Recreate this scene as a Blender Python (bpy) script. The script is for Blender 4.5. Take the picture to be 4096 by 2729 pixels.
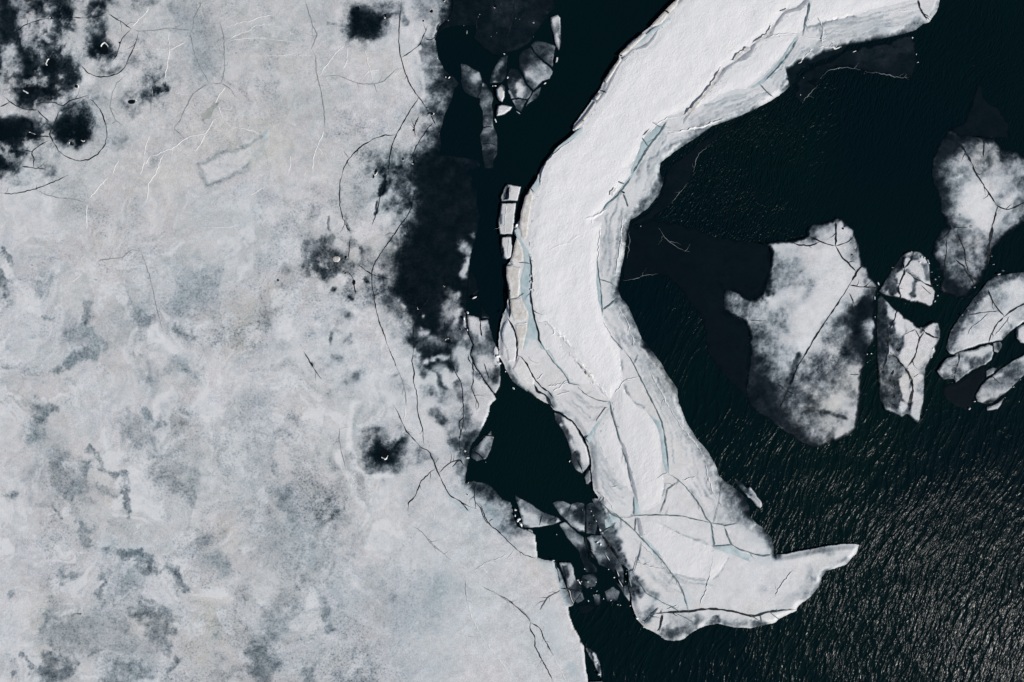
import bpy, math, random
import numpy as np
from mathutils import Vector
R = math.radians
for o in list(bpy.data.objects): bpy.data.objects.remove(o)
sc = bpy.context.scene
col = sc.collection

# ------------------------------------------------------------------ camera, sky, sun, exposure
S = 0.02                        # metres per pixel of the photograph: the frame is 82 m wide
cam_d = bpy.data.cameras.new("camera"); cam = bpy.data.objects.new("camera", cam_d); col.objects.link(cam)
cam_d.sensor_width = 36; cam_d.lens = 24; cam_d.clip_start = 0.5; cam_d.clip_end = 3000
cam.location = (0, 0, 4096*S*24/36 + 0.2); cam.rotation_euler = (0, 0, 0)
sc.camera = cam
SUN_ELEV, SUN_AZ = R(34), math.atan2(-0.50, 0.87)      # sun stands to the lower right of the picture
world = bpy.data.worlds.new("World"); sc.world = world; world.use_nodes = True
wn = world.node_tree
sky = wn.nodes.new("ShaderNodeTexSky"); sky.sky_type = 'NISHITA'; sky.sun_disc = False
sky.sun_elevation = SUN_ELEV; sky.sun_rotation = math.pi/2 - SUN_AZ
wn.links.new(sky.outputs[0], wn.nodes["Background"].inputs[0]); wn.nodes["Background"].inputs[1].default_value = 0.05
sun_d = bpy.data.lights.new("sun", 'SUN'); sun_d.energy = 4.45; sun_d.angle = R(0.5); sun_d.color = (1, .965, .92)
sun = bpy.data.objects.new("sun", sun_d); col.objects.link(sun)
sd = Vector((math.cos(SUN_ELEV)*math.cos(SUN_AZ), math.cos(SUN_ELEV)*math.sin(SUN_AZ), math.sin(SUN_ELEV)))
sun.rotation_euler = sd.to_track_quat('Z', 'Y').to_euler(); sun.location = sd*200
vs = sc.view_settings; vs.view_transform = 'Standard'; vs.look = 'None'; vs.gamma = 1; vs.exposure = 0.0; vs.use_curve_mapping = False

# ------------------------------------------------------------------ traced coordinates -> metres
TILES = {'N': (1600, 0), 'Q': (3596, 450), 'R': (3396, 1000), 'T': (1700, 1800)}
for c in range(4):
    for r, oy in enumerate((0, 700, 1400, 2029)): TILES['%d%d' % (c, r)] = (c*1000, oy)
def P(text):
    """'21: x y, x y | 22: x y' -> array of photograph pixels"""
    out = []
    for chunk in text.split('|'):
        t, pts = chunk.split(':')
        t = t.strip()
        if t == 'px': ox, oy, k = 0, 0, 1
        else: (ox, oy), k = TILES[t], 2.24
        v = [float(q) for q in pts.replace(',', ' ').split()]
        out += [(ox+v[i]/k, oy+v[i+1]/k) for i in range(0, len(v), 2)]
    return np.array(out)
def X(px): return (np.asarray(px)-2048)*S
def Y(py): return (1364.5-np.asarray(py))*S

# ------------------------------------------------------------------ survey grid and noise
STEP = 4.0
def axis(a, b):
    core = np.arange(a, b+.1, STEP)
    g = np.cumsum(np.geomspace(6, 900, 36))
    return np.concatenate([a-g[::-1], core, b+g])
gx, gy = axis(-240, 4340), axis(-240, 2970)
GX, GY = np.meshgrid(gx, gy)
def vnoise(x, y, seed):
    xi = np.floor(x).astype(np.int64); yi = np.floor(y).astype(np.int64)
    fx = x-xi; fy = y-yi
    fx = fx*fx*fx*(fx*(fx*6-15)+10); fy = fy*fy*fy*(fy*(fy*6-15)+10)
    def h(a, b):
        n = (a*374761393 + b*668265263 + seed*1274126177) & 0xffffffff
        n = ((n ^ (n >> 13))*1274126177) & 0xffffffff
        return ((n ^ (n >> 16)) & 0xffff)/65535.0
    return (h(xi, yi)*(1-fx)+h(xi+1, yi)*fx)*(1-fy) + (h(xi, yi+1)*(1-fx)+h(xi+1, yi+1)*fx)*fy
def fbm(x, y, size, seed, octv=4, gain=.5):
    s = 0; a = 1; t = 0
    for i in range(octv):
        c, d = math.cos(i*1.3+seed), math.sin(i*1.3+seed)
        s = s + a*vnoise((x*c-y*d)/size*2**i+17.3*i, (x*d+y*c)/size*2**i-9.1*i, seed+i*7); t += a; a *= gain
    return s/t
def sm(a, b, v):
    t = np.clip((v-a)/(b-a), 0, 1); return t*t*(3-2*t)
WX = GX + (fbm(GX, GY, 60, 3, 5, .66)-.5)*40
WY = GY + (fbm(GX, GY, 60, 4, 5, .66)-.5)*40
FB = fbm(GX, GY, 46, 5, 4, .62); FBF = fbm(GX, GY, 16, 6, 3, .7); FBL = fbm(GX, GY, 420, 8, 4, .55)
F = {k: np.zeros_like(GX) for k in 'wbhsm'}    # wet/thin, blue, warm, snow white, mottling
WX2 = WX + (fbm(GX, GY, 120, 13, 6, .68)-.5)*110
WY2 = WY + (fbm(GX, GY, 120, 14, 6, .68)-.5)*110
WARP = [WX, WY, 30]
def window(pts, pad):
    x0, y0 = pts.min(0)-pad; x1, y1 = pts.max(0)+pad
    return (slice(max(np.searchsorted(gy, y0)-1, 0), np.searchsorted(gy, y1)+1), slice(max(np.searchsorted(gx, x0)-1, 0), np.searchsorted(gx, x1)+1))
def seg_dist(pts, ax, ay, reach, closed):
    d = np.full(ax.shape, float(reach))
    n = len(pts)
    for i in range(n if closed else max(n-1, 1)):
        p, q = pts[i], pts[(i+1) % n]
        e = q-p; L = e.dot(e)+1e-9
        t = np.clip(((ax-p[0])*e[0]+(ay-p[1])*e[1])/L, 0, 1)
        np.minimum(d, np.hypot(ax-p[0]-t*e[0], ay-p[1]-t*e[1]), out=d)
    return d
def inside(pts, ax, ay):
    r = np.zeros(ax.shape, bool); n = len(pts)
    for i in range(n):
        (x0, y0), (x1, y1) = pts[i], pts[(i+1) % n]
        if y0 == y1: continue
        r ^= ((y0 <= ay) != (y1 <= ay)) & (ax < x0+(ay-y0)*(x1-x0)/(y1-y0))
    return r
def blend(ch, w, m, val, k):
    n = FB[w]*.5+FBF[w]*.5
    m = np.clip(m + (n-.5)*k*8*m*(1-m), 0, 1)
    F[ch][w] += (val-F[ch][w])*m
def DAB(ch, val, r, soft, text, k=.8):
    """paint a brushed line of the surface survey: thickness, wetness or snow"""
    pts = P(text) if isinstance(text, str) else text
    r, soft = r/1.8, soft/1.6
    w = window(pts, r+soft+WARP[2])
    d = seg_dist(pts, WARP[0][w], WARP[1][w], r+soft+60, False)
    blend(ch, w, 1-sm(r-soft, r+soft, d), val, k)
def PATCH(ch, val, soft, text, k=.8):
    pts = P(text) if isinstance(text, str) else text
    soft = soft/1.3
    w = window(pts, soft+30)
    d = seg_dist(pts, WX[w], WY[w], soft+60, True)
    d = np.where(inside(pts, WX[w], WY[w]), d, -d)
    blend(ch, w, sm(-soft, soft, d), val, k)

# ------------------------------------------------------------------ node helpers and materials
class NT:
    def __init__(s, name):
        s.m = bpy.data.materials.new(name); s.m.use_nodes = True; s.t = s.m.node_tree
        s.b = s.t.nodes["Principled BSDF"]; s.out = s.t.nodes["Material Output"]
    def n(s, typ, **kw):
        x = s.t.nodes.new("ShaderNode"+typ)
        for k, v in kw.items(): setattr(x, k, v)
        return x
    def put(s, inp, v):
        if hasattr(v, 'links') or isinstance(v, bpy.types.NodeSocket): s.t.links.new(v, inp)
        else: inp.default_value = v
    def math(s, op, a, b=0.0, clamp=False):
        x = s.n("Math", operation=op, use_clamp=clamp); s.put(x.inputs[0], a); s.put(x.inputs[1], b); return x.outputs[0]
    def mix(s, f, a, b):
        x = s.n("Mix", data_type='RGBA'); s.put(x.inputs[0], f)
        for i, v in ((6, a), (7, b)): s.put(x.inputs[i], v if not isinstance(v, tuple) else (*v, 1))
        return x.outputs[2]
    def attr(s, name): return s.n("Attribute", attribute_name=name).outputs["Fac"]
    def coord(s, scale=(1, 1, 1), rot=0, loc=(0, 0, 0)):
        g = s.n("NewGeometry"); mp = s.n("Mapping", vector_type='TEXTURE'); s.put(mp.inputs[0], g.outputs["Position"]); scale = tuple(1/q for q in scale)
        mp.inputs["Scale"].default_value = scale; mp.inputs["Rotation"].default_value = (0, 0, rot); mp.inputs["Location"].default_value = loc
        return mp.outputs[0]
    def noise(s, scale, detail=6, rough=.55, dist=0, co=None):
        x = s.n("TexNoise"); s.put(x.inputs["Vector"], co if co is not None else s.base)
        x.inputs["Scale"].default_value = scale; x.inputs["Detail"].default_value = detail
        x.inputs["Roughness"].default_value = rough; x.inputs["Distortion"].default_value = dist
        return x.outputs["Fac"]
    def ramp(s, v, stops):
        x = s.n("ValToRGB"); s.put(x.inputs[0], v); e = x.color_ramp.elements
        while len(e) < len(stops): e.new(.5)
        for q, (p, c) in zip(e, stops): q.position = p; q.color = (*c, 1) if len(c) == 3 else c
        return x.outputs[0]
    def bump(s, h, strength, dist, prev=None):
        x = s.n("Bump"); s.put(x.inputs["Height"], h); s.put(x.inputs["Strength"], strength); x.inputs["Distance"].default_value = dist
        if prev is not None: s.put(x.inputs["Normal"], prev)
        return x.outputs[0]

def ice_material():
    t = NT("lake_ice"); t.base = t.coord()
    w, b, h, s, m = (t.attr(k) for k in ('wet', 'blue', 'warm', 'snow', 'mottle'))
    n_big = t.noise(.11, 5, .55); n_mid = t.noise(.55, 8, .62, .4); n_fin = t.noise(2.6, 6, .7); n_grain = t.noise(13, 3, .75); n_sp = t.noise(6, 5, .8)
    n_brk = t.noise(.95, 10, .74, .25)
    streak = t.noise(1.0, 6, .62, 1.4, t.coord(scale=(.16, .9, 1), rot=R(36)))
    tint = t.ramp(n_big, [(.30, (.565, .605, .625)), (.44, (.635, .65, .66)), (.54, (.665, .655, .665)), (.68, (.65, .635, .605))])
    tint2 = t.ramp(t.noise(.38, 8, .66, .6), [(.28, (.74, .80, .84)), (.44, (.96, .98, .99)), (.6, (1.04, 1.03, 1.05)), (.72, (1.0, .975, .95))])
    x = t.n("Mix", data_type='RGBA', blend_type='MULTIPLY'); x.inputs[0].default_value = .9
    t.put(x.inputs[6], tint); t.put(x.inputs[7], tint2); base = x.outputs[2]
    # granular melt texture and faint wind streaks
    g = t.math('ADD', t.math('MULTIPLY', t.math('SUBTRACT', n_fin, .5), .55), t.math('MULTIPLY', t.math('SUBTRACT', n_grain, .5), 1.05))
    g = t.math('ADD', g, t.math('MULTIPLY', t.math('SUBTRACT', n_brk, .5), .95))
    g = t.math('ADD', g, t.math('MULTIPLY', t.math('SUBTRACT', streak, .5), .34))
    vs_ = t.n("HueSaturation"); t.put(vs_.inputs["Color"], base); t.put(vs_.inputs["Value"], t.math('ADD', 1.0, g)); base = vs_.outputs[0]
    base = t.mix(t.math('MULTIPLY', h, .5), base, (.53, .46, .39))
    base = t.mix(t.math('MULTIPLY', b, .7), base, (.36, .49, .54))
    snowc = t.mix(n_fin, (.74, .745, .76), (.86, .86, .87))
    base = t.mix(t.math('MULTIPLY', s, t.math('ADD', .35, n_brk), True), base, snowc)
    # pores where meltwater darkens the grain
    pores = t.math('MULTIPLY', t.math('MULTIPLY', t.math('SUBTRACT', n_sp, .49), 4.0, True), t.math('MULTIPLY', m, .8))
    one = t.math('SUBTRACT', 1.0, w)
    k = t.math('MULTIPLY', t.math('MULTIPLY', w, one), 4.6)
    nn = t.math('ADD', t.math('MULTIPLY', t.math('SUBTRACT', n_brk, .5), 1.0), t.math('MULTIPLY', t.math('SUBTRACT', n_fin, .5), .45))
    nn = t.math('ADD', nn, t.math('MULTIPLY', t.math('SUBTRACT', n_sp, .5), .3))
    wt = t.math('ADD', t.math('ADD', w, t.math('MULTIPLY', nn, k)), t.math('MULTIPLY', pores, .5), True)
    mul = t.ramp(wt, [(0, (1, 1, 1)), (.18, (.75, .79, .815)), (.4, (.35, .395, .425)), (.62, (.10, .125, .145)), (.82, (.020, .031, .041)), (.95, (.005, .0125, .0185)), (1, (.0025, .008, .012))])
    x = t.n("Mix", data_type='RGBA', blend_type='MULTIPLY'); x.inputs[0].default_value = 1
    t.put(x.inputs[6], base); t.put(x.inputs[7], mul)
    t.put(t.b.inputs["Base Color"], x.outputs[2])
    t.put(t.b.inputs["Roughness"], t.math('SUBTRACT', .75, t.math('MULTIPLY', wt, .4)))
    t.put(t.b.inputs["Specular IOR Level"], t.math('SUBTRACT', .13, t.math('MULTIPLY', wt, .11)))
    amt = t.math('SUBTRACT', 1.0, t.math('MULTIPLY', wt, .95), True)
    hh = t.math('ADD', t.math('MULTIPLY', n_fin, .6), t.math('MULTIPLY', n_grain, .55))
    nb = t.bump(hh, t.math('MULTIPLY', amt, .6), .05)
    t.put(t.b.inputs["Normal"], nb)
    return t.m
def snow_material(name="packed_snow", k=1.0):
    t = NT(name); t.base = t.coord()
    v = t.noise(3.0, 4, .6); gr = t.noise(11, 4, .6)
    co = t.coord(scale=(3.4, 1.7, 1), rot=R(-35)); rp = t.noise(2.2, 5, .66, .7, co)
    big = t.noise(.22, 5, .55)
    c = t.mix(big, tuple(q*k for q in (.755, .76, .785)), tuple(q*k for q in (.855, .855, .86)))
    c = t.mix(t.math('MULTIPLY', t.math('SUBTRACT', gr, .5), .8, True), c, (.66, .665, .70))
    t.put(t.b.inputs["Base Color"], c); t.b.inputs["Roughness"].default_value = .8; t.b.inputs["Specular IOR Level"].default_value = .15
    hh = t.math('ADD', t.math('MULTIPLY', rp, .9), t.math('MULTIPLY', v, .55)); hh = t.math('ADD', hh, t.math('MULTIPLY', gr, .3))
    t.put(t.b.inputs["Normal"], t.bump(hh, t.math("ADD", .12, t.math("MULTIPLY", t.noise(.35, 4, .6), .9)), .06))
    return t.m
def plain(name, c1, c2, scale, rough=.6, bumpd=.03, spec=.2):
    t = NT(name); t.base = t.coord(); n1 = t.noise(scale, 6, .65, .3)
    t.put(t.b.inputs["Base Color"], t.ramp(n1, [(.3, c1), (.7, c2)])); t.b.inputs["Roughness"].default_value = rough
    t.b.inputs["Specular IOR Level"].default_value = spec
    t.put(t.b.inputs["Normal"], t.bump(t.noise(scale*4, 4, .6), .5, bumpd))
    return t.m
M_ICE, M_SNOW, M_OLDSNOW = ice_material(), snow_material(), snow_material('old_grey_snow', .93)
M_CRACK = plain("crack_dark_water", (.004, .008, .011), (.012, .02, .026), 3, .4, .005)  # near-black colour of the open cracks
M_SEAM = plain("refrozen_seam", (.14, .17, .18), (.34, .37, .38), 5, .6)
M_TEAL = plain("teal_crack_ice", (.045, .085, .10), (.20, .28, .30), 3, .5)
M_RIDGE = plain("ridge_ice", (.60, .61, .62), (.74, .745, .75), 4, .7)
M_WHITE = plain("white_refrozen_ice", (.7, .72, .73), (.86, .87, .87), 4, .5)
M_BLUE = plain("blue_melt_ice", (.33, .44, .475), (.58, .66, .685), 1.6, .45, .02)
M_LAV = plain("shadowed_crevasse_ice", (.25, .27, .31), (.43, .45, .49), 2.2, .7, .04)  # shade on the crevasse floor painted into the grey
M_SLAB = plain("sediment_ice", (.48, .445, .40), (.76, .76, .755), 2.6, .7, .06)
M_HOLE = plain("open_melt_hole", (.002, .004, .006), (.004, .007, .009), 3, .3, .004)
M_CHIP = plain("clear_white_chip", (.72, .75, .77), (.90, .91, .92), 6, .35, .02, .4)
M_GREEN = plain("silty_seam", (.30, .33, .31), (.46, .485, .47), 3, .7)
SHORE = ('px: 1950 -7000, 1840 -700, 1806 -120 | 10: 1800 0, 1795 100, 1770 160, 1690 220, 1670 290, 1655 340, 1668 420, 1690 520, 1740 620, 1830 690, 1868 745, 1825 800, 1805 900, 1765 970, 1735 1040, 1722 1110, 1700 1180, 1712 1290, 1690 1380, 1860 1400, 2040 1430, 2060 1480, 1925 1540'
         ' | 11: 1990 10, 1985 110, 2038 130, 2028 240, 2058 370, 2038 460, 2010 600, 1978 700, 1960 830, 1950 950, 1935 1090, 1930 1230, 1940 1400, 1990 1520 | 12: 1965 40, 2010 150, 2100 290, 2175 390, 2205 440, 2150 500, 2140 570, 2100 660, 2070 720, 2040 780, 1985 840, 1965 900, 1960 1000, 1938 1060, 1930 1140, 1936 1190'
         ' | T: 375 290, 440 285, 560 310, 630 370, 690 450, 765 475, 785 545, 795 600, 825 690, 880 715, 960 745, 985 765, 1000 870, 1010 970, 1080 990, 1150 1000, 1170 1020, 1180 1060'
         ' | 23: 530 560, 560 640, 600 740, 640 850, 660 885, 612 905, 635 1000, 665 1090, 725 1190, 752 1255, 762 1400, 792 1568 | px: 2362 2760, 2385 2900, 2440 3200, 2700 8200, -6000 8200, -6000 -7000')
# ------------------------------------------------------------------ surface survey of the ice (wetness / thinness, snow, blue melt, silt)
m_left = sm(1950, 1300, GX)
F['w'] += .05
# broad melt mottling of the shore ice
F['w'] += .10*m_left*sm(1000, 1500, GY)*sm(.48, .7, FBL)
F['m'] += .35*m_left*sm(900, 1300, GY)*sm(.42, .62, FBL)
F['w'] += .10*m_left*sm(.55, .7, fbm(GX, GY, 160, 21, 5, .6))*sm(700, 1300, GY)
F['m'] += .25*m_left*sm(.5, .65, fbm(GX, GY, 230, 22, 4))
F['s'] += .33*sm(.52, .66, fbm(GX, GY, 260, 23, 5, .6))
# marbled bands and frost patches left by drifting and refreezing
_sx = GX+(fbm(GX, GY, 420, 61, 4, .6)-.5)*420; _sy = GY+(fbm(GX, GY, 420, 62, 4, .6)-.5)*420
_band = fbm(_sx, _sy, 210, 63, 5, .62)
F['w'] += m_left*(.085*sm(.50, .60, _band)*sm(.66, .58, _band)+.06*sm(.36, .44, _band)*sm(.50, .44, _band))
F['s'] += m_left*.45*sm(.40, .46, _band)*sm(.53, .47, _band)*sm(.40, .60, FB*.5+FBF*.5)
_fr = fbm(_sx+300, _sy, 110, 64, 6, .68)
F['s'] += m_left*sm(500, 1200, GY)*.85*sm(.54, .62, _fr)
F['h'] += m_left*.30*sm(.47, .60, fbm(_sx, _sy, 330, 66, 3))
F['w'] += m_left*.06*sm(.55, .64, fbm(_sx, _sy+500, 150, 65, 6, .7))
F['m'] += m_left*.22
F['m'] += m_left*.5*sm(.5, .62, fbm(_sx, _sy+500, 150, 65, 6, .7))
# --- top left: dark ponds
PATCH('w', .9, 30, '00: -60 -60, 640 -60, 650 130, 620 320, 690 470, 690 700, 570 900, 330 960, 170 970, 60 870, -60 760')
PATCH('w', .92, 26, '00: 680 0, 1010 -20, 960 80, 880 140, 745 160, 745 90')
PATCH('w', .88, 24, '00: 770 160, 950 160, 960 330, 1040 460, 990 560, 860 590, 720 530, 770 420, 790 280')
DAB('w', .66, 22, 20, '00: 780 600, 900 650, 1010 640, 1060 610')
PATCH('w', .97, 30, '00: 540 960, 690 890, 800 980, 830 1090, 820 1180, 800 1250, 720 1310, 600 1320, 480 1270, 455 1180, 470 1080')
PATCH('w', .97, 26, '00: -100 1020, 200 1035, 300 1060, 440 1090, 450 1200, 290 1340, 205 1440, 130 1530, -100 1560')
for v, r, f, p in (
    (.02, 22, 16, '00: 185 215, 235 290, 225 350'), (.12, 24, 16, '00: 170 195'), (.03, 16, 14, '00: 205 90, 215 130'), (.12, 18, 16, '00: 395 30, 420 60'),
    (.05, 16, 14, '00: 405 215, 435 280'), (.45, 30, 26, '00: 320 230, 330 480'), (.12, 14, 12, '00: 565 450, 575 480'), (.05, 14, 8, '00: 540 690'),
    (.25, 20, 16, '00: 640 470, 690 520'), (.06, 16, 12, '00: 545 880, 560 900'), (.08, 22, 18, '00: 20 490, 90 440, 40 580'), (.1, 20, 16, '00: 5 700, 40 830, 90 890'),
    (.42, 24, 24, '00: 120 560, 110 680, 130 760'), (.35, 18, 18, '00: 470 420, 400 430'), (.3, 16, 14, '00: 560 820, 600 850'), (.12, 22, 14, '00: 770 560, 800 540'),
    (.3, 20, 18, '00: 960 560, 900 560'), (.1, 22, 18, '00: 980 200, 1010 280'), (.2, 12, 10, '00: 855 75'), (.4, 26, 20, '00: 880 220, 850 250'), (.45, 18, 20, '00: 790 1030, 800 1090'),
    (.25, 20, 16, '00: 190 1010, 300 1030'), (.05, 20, 14, '00: 20 985, 110 1000'), (.5, 26, 26, '00: 700 930, 650 990'), (.5, 30, 26, '00: 380 950, 470 960'),
    (.1, 26, 20, '00: 450 1000, 380 1010'), (.55, 30, 26, '00: 330 1120, 400 1150'), (.5, 24, 20, '00: 380 1390, 330 1430, 420 1340'), (.28, 60, 50, '00: 330 1350, 420 1450'),
    (.42, 24, 22, '00: 470 1480, 420 1540'), (.32, 30, 26, '00: 880 860, 850 800'), (.25, 22, 20, '00: 900 700'), (.36, 34, 20, '00: 1210 530'), (.28, 26, 20, '00: 1110 340, 1190 350'),
    (.22, 24, 24, '00: 1010 60, 1080 30'), (.4, 24, 22, '00: 1230 40, 1340 10'), (.3, 40, 30, '00: 1260 790, 1300 760'), (.5, 20, 14, '00: 1390 700, 1440 660'), (.22, 70, 50, '00: 1640 130, 1900 330, 1840 560'),
    (.42, 26, 14, '00: 1180 910, 1100 900'), (.42, 34, 16, '00: 1190 990, 1250 900, 1180 850'), (.5, 24, 16, '00: 1300 860, 1360 820'), (.92, 14, 7, '00: 1380 810, 1440 805, 1490 795'), (.9, 9, 5, '00: 1478 760, 1480 790'),
    (.1, 22, 14, '00: 1180 905'), (.35, 30, 26, '00: 1040 1270, 1110 1240'), (.25, 40, 26, '00: 160 -20, 180 40')):
    DAB('w', v, r*1.5, f*1.8, p, 1.6)
_m = sm(1050, 850, GX*2.24)*sm(1560, 1350, GY*2.24)
F['w'] *= 1-.72*_m*sm(.54, .66, fbm(GX, GY, 44, 51, 5, .66))*sm(.44, .60, fbm(GX, GY, 150, 52, 3))
DAB('h', .5, 26, 16, '00: 1180 905', .3)
DAB('h', .9, 16, 14, '00: 1930 930, 1880 1000, 1830 1060'); DAB('w', .35, 12, 12, '00: 1930 930, 1870 1010, 1820 1070'); DAB('h', .6, 12, 10, '00: 1760 870, 1910 930')
DAB('h', .4, 60, 60, '00: 1060 1030, 1250 1050'); DAB('h', .35, 90, 80, '01: 620 330, 880 380, 640 560'); DAB('w', .16, 60, 60, '01: 600 350, 640 300, 900 330')
DAB('w', .12, 30, 30, '01: 250 260, 340 280'); DAB('w', .3, 30, 24, '01: 0 20, 120 60, 230 60'); DAB('w', .85, 20, 16, '01: -10 10')
DAB('w', .16, 34, 30, '01: 600 80'); DAB('b', .35, 100, 90, '00: 1650 100, 1800 600, 1850 640')
# --- seams and faint streaks on the upper shore ice
for v, r, f, p in ((.24, 11, 9, '00: 1760 1470, 1900 1410, 2050 1350, 2240 1310 | 10: 60 1260, 110 1220'), (.23, 11, 9, '00: 1770 1490, 1830 1568'), (.27, 13, 10, '01: 1790 -10, 1850 100, 1960 50, 2240 -90'),
    (.14, 16, 14, '01: 1900 210, 2100 150, 2240 60'), (.12, 14, 12, '01: 1860 780, 2000 640, 2240 500'), (.13, 18, 18, '01: 1480 1000, 1600 940, 1700 890'), (.13, 14, 14, '01: 1500 500, 1640 460')):
    DAB('w', v, r, f, p, .5)
DAB('b', .35, 12, 10, '00: 1760 1470, 1900 1410, 2050 1350, 2240 1310'); DAB('b', .3, 14, 10, '01: 1800 0, 1850 100, 1960 50, 2240 -90')
DAB('b', .3, 26, 26, '10: 0 1480, 80 1380, 130 1260'); DAB('w', .14, 12, 10, '10: 60 1400, 140 1260'); DAB('s', .5, 40, 34, '01: 1900 1240, 1960 1300')
DAB('s', .5, 60, 40, '10: 60 780, 160 660, 260 740', 1); DAB('b', .25, 40, 30, '10: 260 880', .6)
DAB('h', .45, 300, 200, '10: 60 420, 420 900', .6); DAB('h', .38, 160, 120, '01: 1400 300, 1800 700, 2100 560', .6); DAB('h', .35, 180, 120, '12: 500 300, 640 1000, 1000 1400', .6)
PATCH('s', .55, 12, '00: 1790 1490, 1910 1425, 2240 1330 | 10: 50 1290, 40 1360 | 01: 2200 -60, 1960 35, 1850 80', .3); PATCH('h', .25, 12, '00: 1790 1490, 1910 1425, 2240 1330 | 10: 50 1290, 40 1360 | 01: 2200 -60, 1960 35, 1850 80', .3)
# --- top middle pond
PATCH('w', .93, 24, '10: 880 110, 900 50, 960 20, 1060 60, 1190 110, 1340 80, 1340 130, 1230 160, 1160 210, 1220 290, 1150 320, 1030 370, 1000 400, 960 350, 900 335, 850 370, 870 330, 890 200')
DAB('w', .45, 34, 28, '10: 1100 30, 1240 40, 1340 30'); DAB('w', .3, 20, 20, '10: 900 10, 860 60'); DAB('w', .35, 40, 24, '10: 1270 220, 1220 250'); DAB('w', .06, 24, 16, '10: 1290 240, 1270 180')
DAB('w', .55, 14, 14, '10: 1370 180, 1400 210'); DAB('w', .5, 8, 6, '10: 1240 80, 1340 60'); DAB('w', .3, 12, 10, '10: 700 215, 860 232'); DAB('w', .25, 18, 14, '10: 810 280, 850 350'); DAB('w', .2, 18, 18, '10: 1000 400, 1015 450')
DAB('s', .55, 16, 12, '10: 820 10, 790 180, 830 380'); DAB('b', .3, 70, 60, '10: 600 60, 700 300'); DAB('s', .4, 60, 40, '10: 1050 380, 1280 320')
# --- upper right fringe of the shore ice, running into black ice
PATCH('w', .36, 34, '10: 1450 -40, 1810 -40, 1790 130, 1700 200, 1670 300, 1630 360, 1560 340, 1600 200, 1450 170')
PATCH('w', .62, 34, '10: 1490 440, 1560 360, 1660 340, 1690 560, 1760 640, 1900 700, 1850 800, 1830 920, 1760 990, 1740 1090, 1700 1180, 1640 1130, 1620 1000, 1570 920, 1565 780, 1560 640, 1510 540')
PATCH('w', .93, 80, '10: 1760 600, 1960 720, 1850 820, 1840 930, 1740 1020, 1730 1120, 1700 1420, 1500 1500, 1540 1360, 1650 1230, 1660 1090, 1720 960, 1760 860, 1740 720')
DAB('w', .34, 44, 40, '10: 1580 520, 1630 660'); DAB('w', .85, 12, 12, '10: 1560 800, 1640 780, 1730 770'); DAB('w', .75, 16, 16, '10: 1640 790, 1720 800'); DAB('w', .7, 10, 10, '10: 1560 915, 1700 895'); DAB('w', .5, 26, 24, '10: 1700 930, 1640 890'); DAB('w', .45, 24, 22, '10: 1600 860, 1560 1000')
DAB('s', .85, 12, 8, '10: 1450 250, 1490 350, 1470 440, 1500 520, 1540 620, 1560 740, 1545 860, 1520 930', .5); DAB('w', 0, 13, 8, '10: 1450 250, 1490 350, 1470 440, 1500 520, 1540 620, 1560 740, 1545 860, 1520 930, 1510 990', .4)
DAB('s', .4, 60, 50, '10: 1430 300, 1460 600'); DAB('w', .1, 40, 26, '10: 1500 270, 1560 260'); DAB('w', .1, 20, 14, '10: 1505 430')
PATCH('w', .33, 36, '10: 1480 1180, 1560 1010, 1640 1060, 1650 1140, 1600 1260, 1540 1340, 1480 1420, 1440 1480, 1420 1360')
DAB('w', .12, 34, 26, '10: 1400 1180, 1440 1100, 1340 1300'); DAB('w', .42, 40, 26, '10: 1140 1350, 1080 1400, 1200 1480, 1060 1500'); DAB('w', .12, 20, 16, '10: 1110 1440'); DAB('w', .62, 20, 18, '10: 1350 1380, 1300 1480, 1360 1420')
DAB('w', .1, 20, 14, '10: 1285 1450'); DAB('w', .35, 16, 14, '10: 1310 1300'); DAB('h', .3, 60, 50, '10: 1380 1200, 1520 1060')
# --- black ice along the channel
PATCH('w', .955, 120, '10: 1240 1500, 1420 1440, 1560 1380, 1700 1180, 1760 1340, 2280 1340, 2310 1568 | 11: 2290 0, 2310 130, 2280 480, 2250 600, 2200 830, 2160 1090, 2160 1240, 1960 1300, 1900 1420, 1800 1500, 1740 1300, 1700 1180, 1560 1240, 1470 1420, 1330 1200, 1200 1050, 1180 950, 1290 800, 1360 660, 1400 480, 1460 300, 1440 120, 1280 60, 1190 20')
DAB('w', .6, 50, 50, '11: 1320 160, 1280 240, 1380 90'); DAB('w', .25, 26, 20, '11: 1220 150, 1200 230'); DAB('w', .75, 34, 30, '11: 1560 330, 1620 420, 1540 480, 1420 440'); DAB('w', .35, 16, 16, '11: 1430 385')
DAB('w', .4, 34, 30, '11: 1330 590, 1290 640'); DAB('w', .62, 50, 50, '11: 1230 700, 1180 770'); DAB('w', .85, 40, 40, '11: 1560 560, 1600 700'); DAB('w', .3, 9, 8, '11: 1500 275')
_out = ~inside(P(SHORE), GX, GY) & (GX < 2500) & (GX > 1600)
for _t in ('11: 1940 1230, 2060 1262, 2145 1280, 2240 1568 | 12: 2250 0, 2270 250, 2215 402, 2182 395, 2105 290, 2010 150, 1960 40 | 11: 1985 1520, 1940 1400', '12: 2030 840, 2165 705, 2200 790, 2115 1000, 2030 1010, 1965 970', '23: 745 1240, 800 1250, 925 1400, 920 1700, 790 1700, 760 1400'): _out &= ~inside(P(_t), GX, GY)
F['w'][_out] = .96
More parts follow.
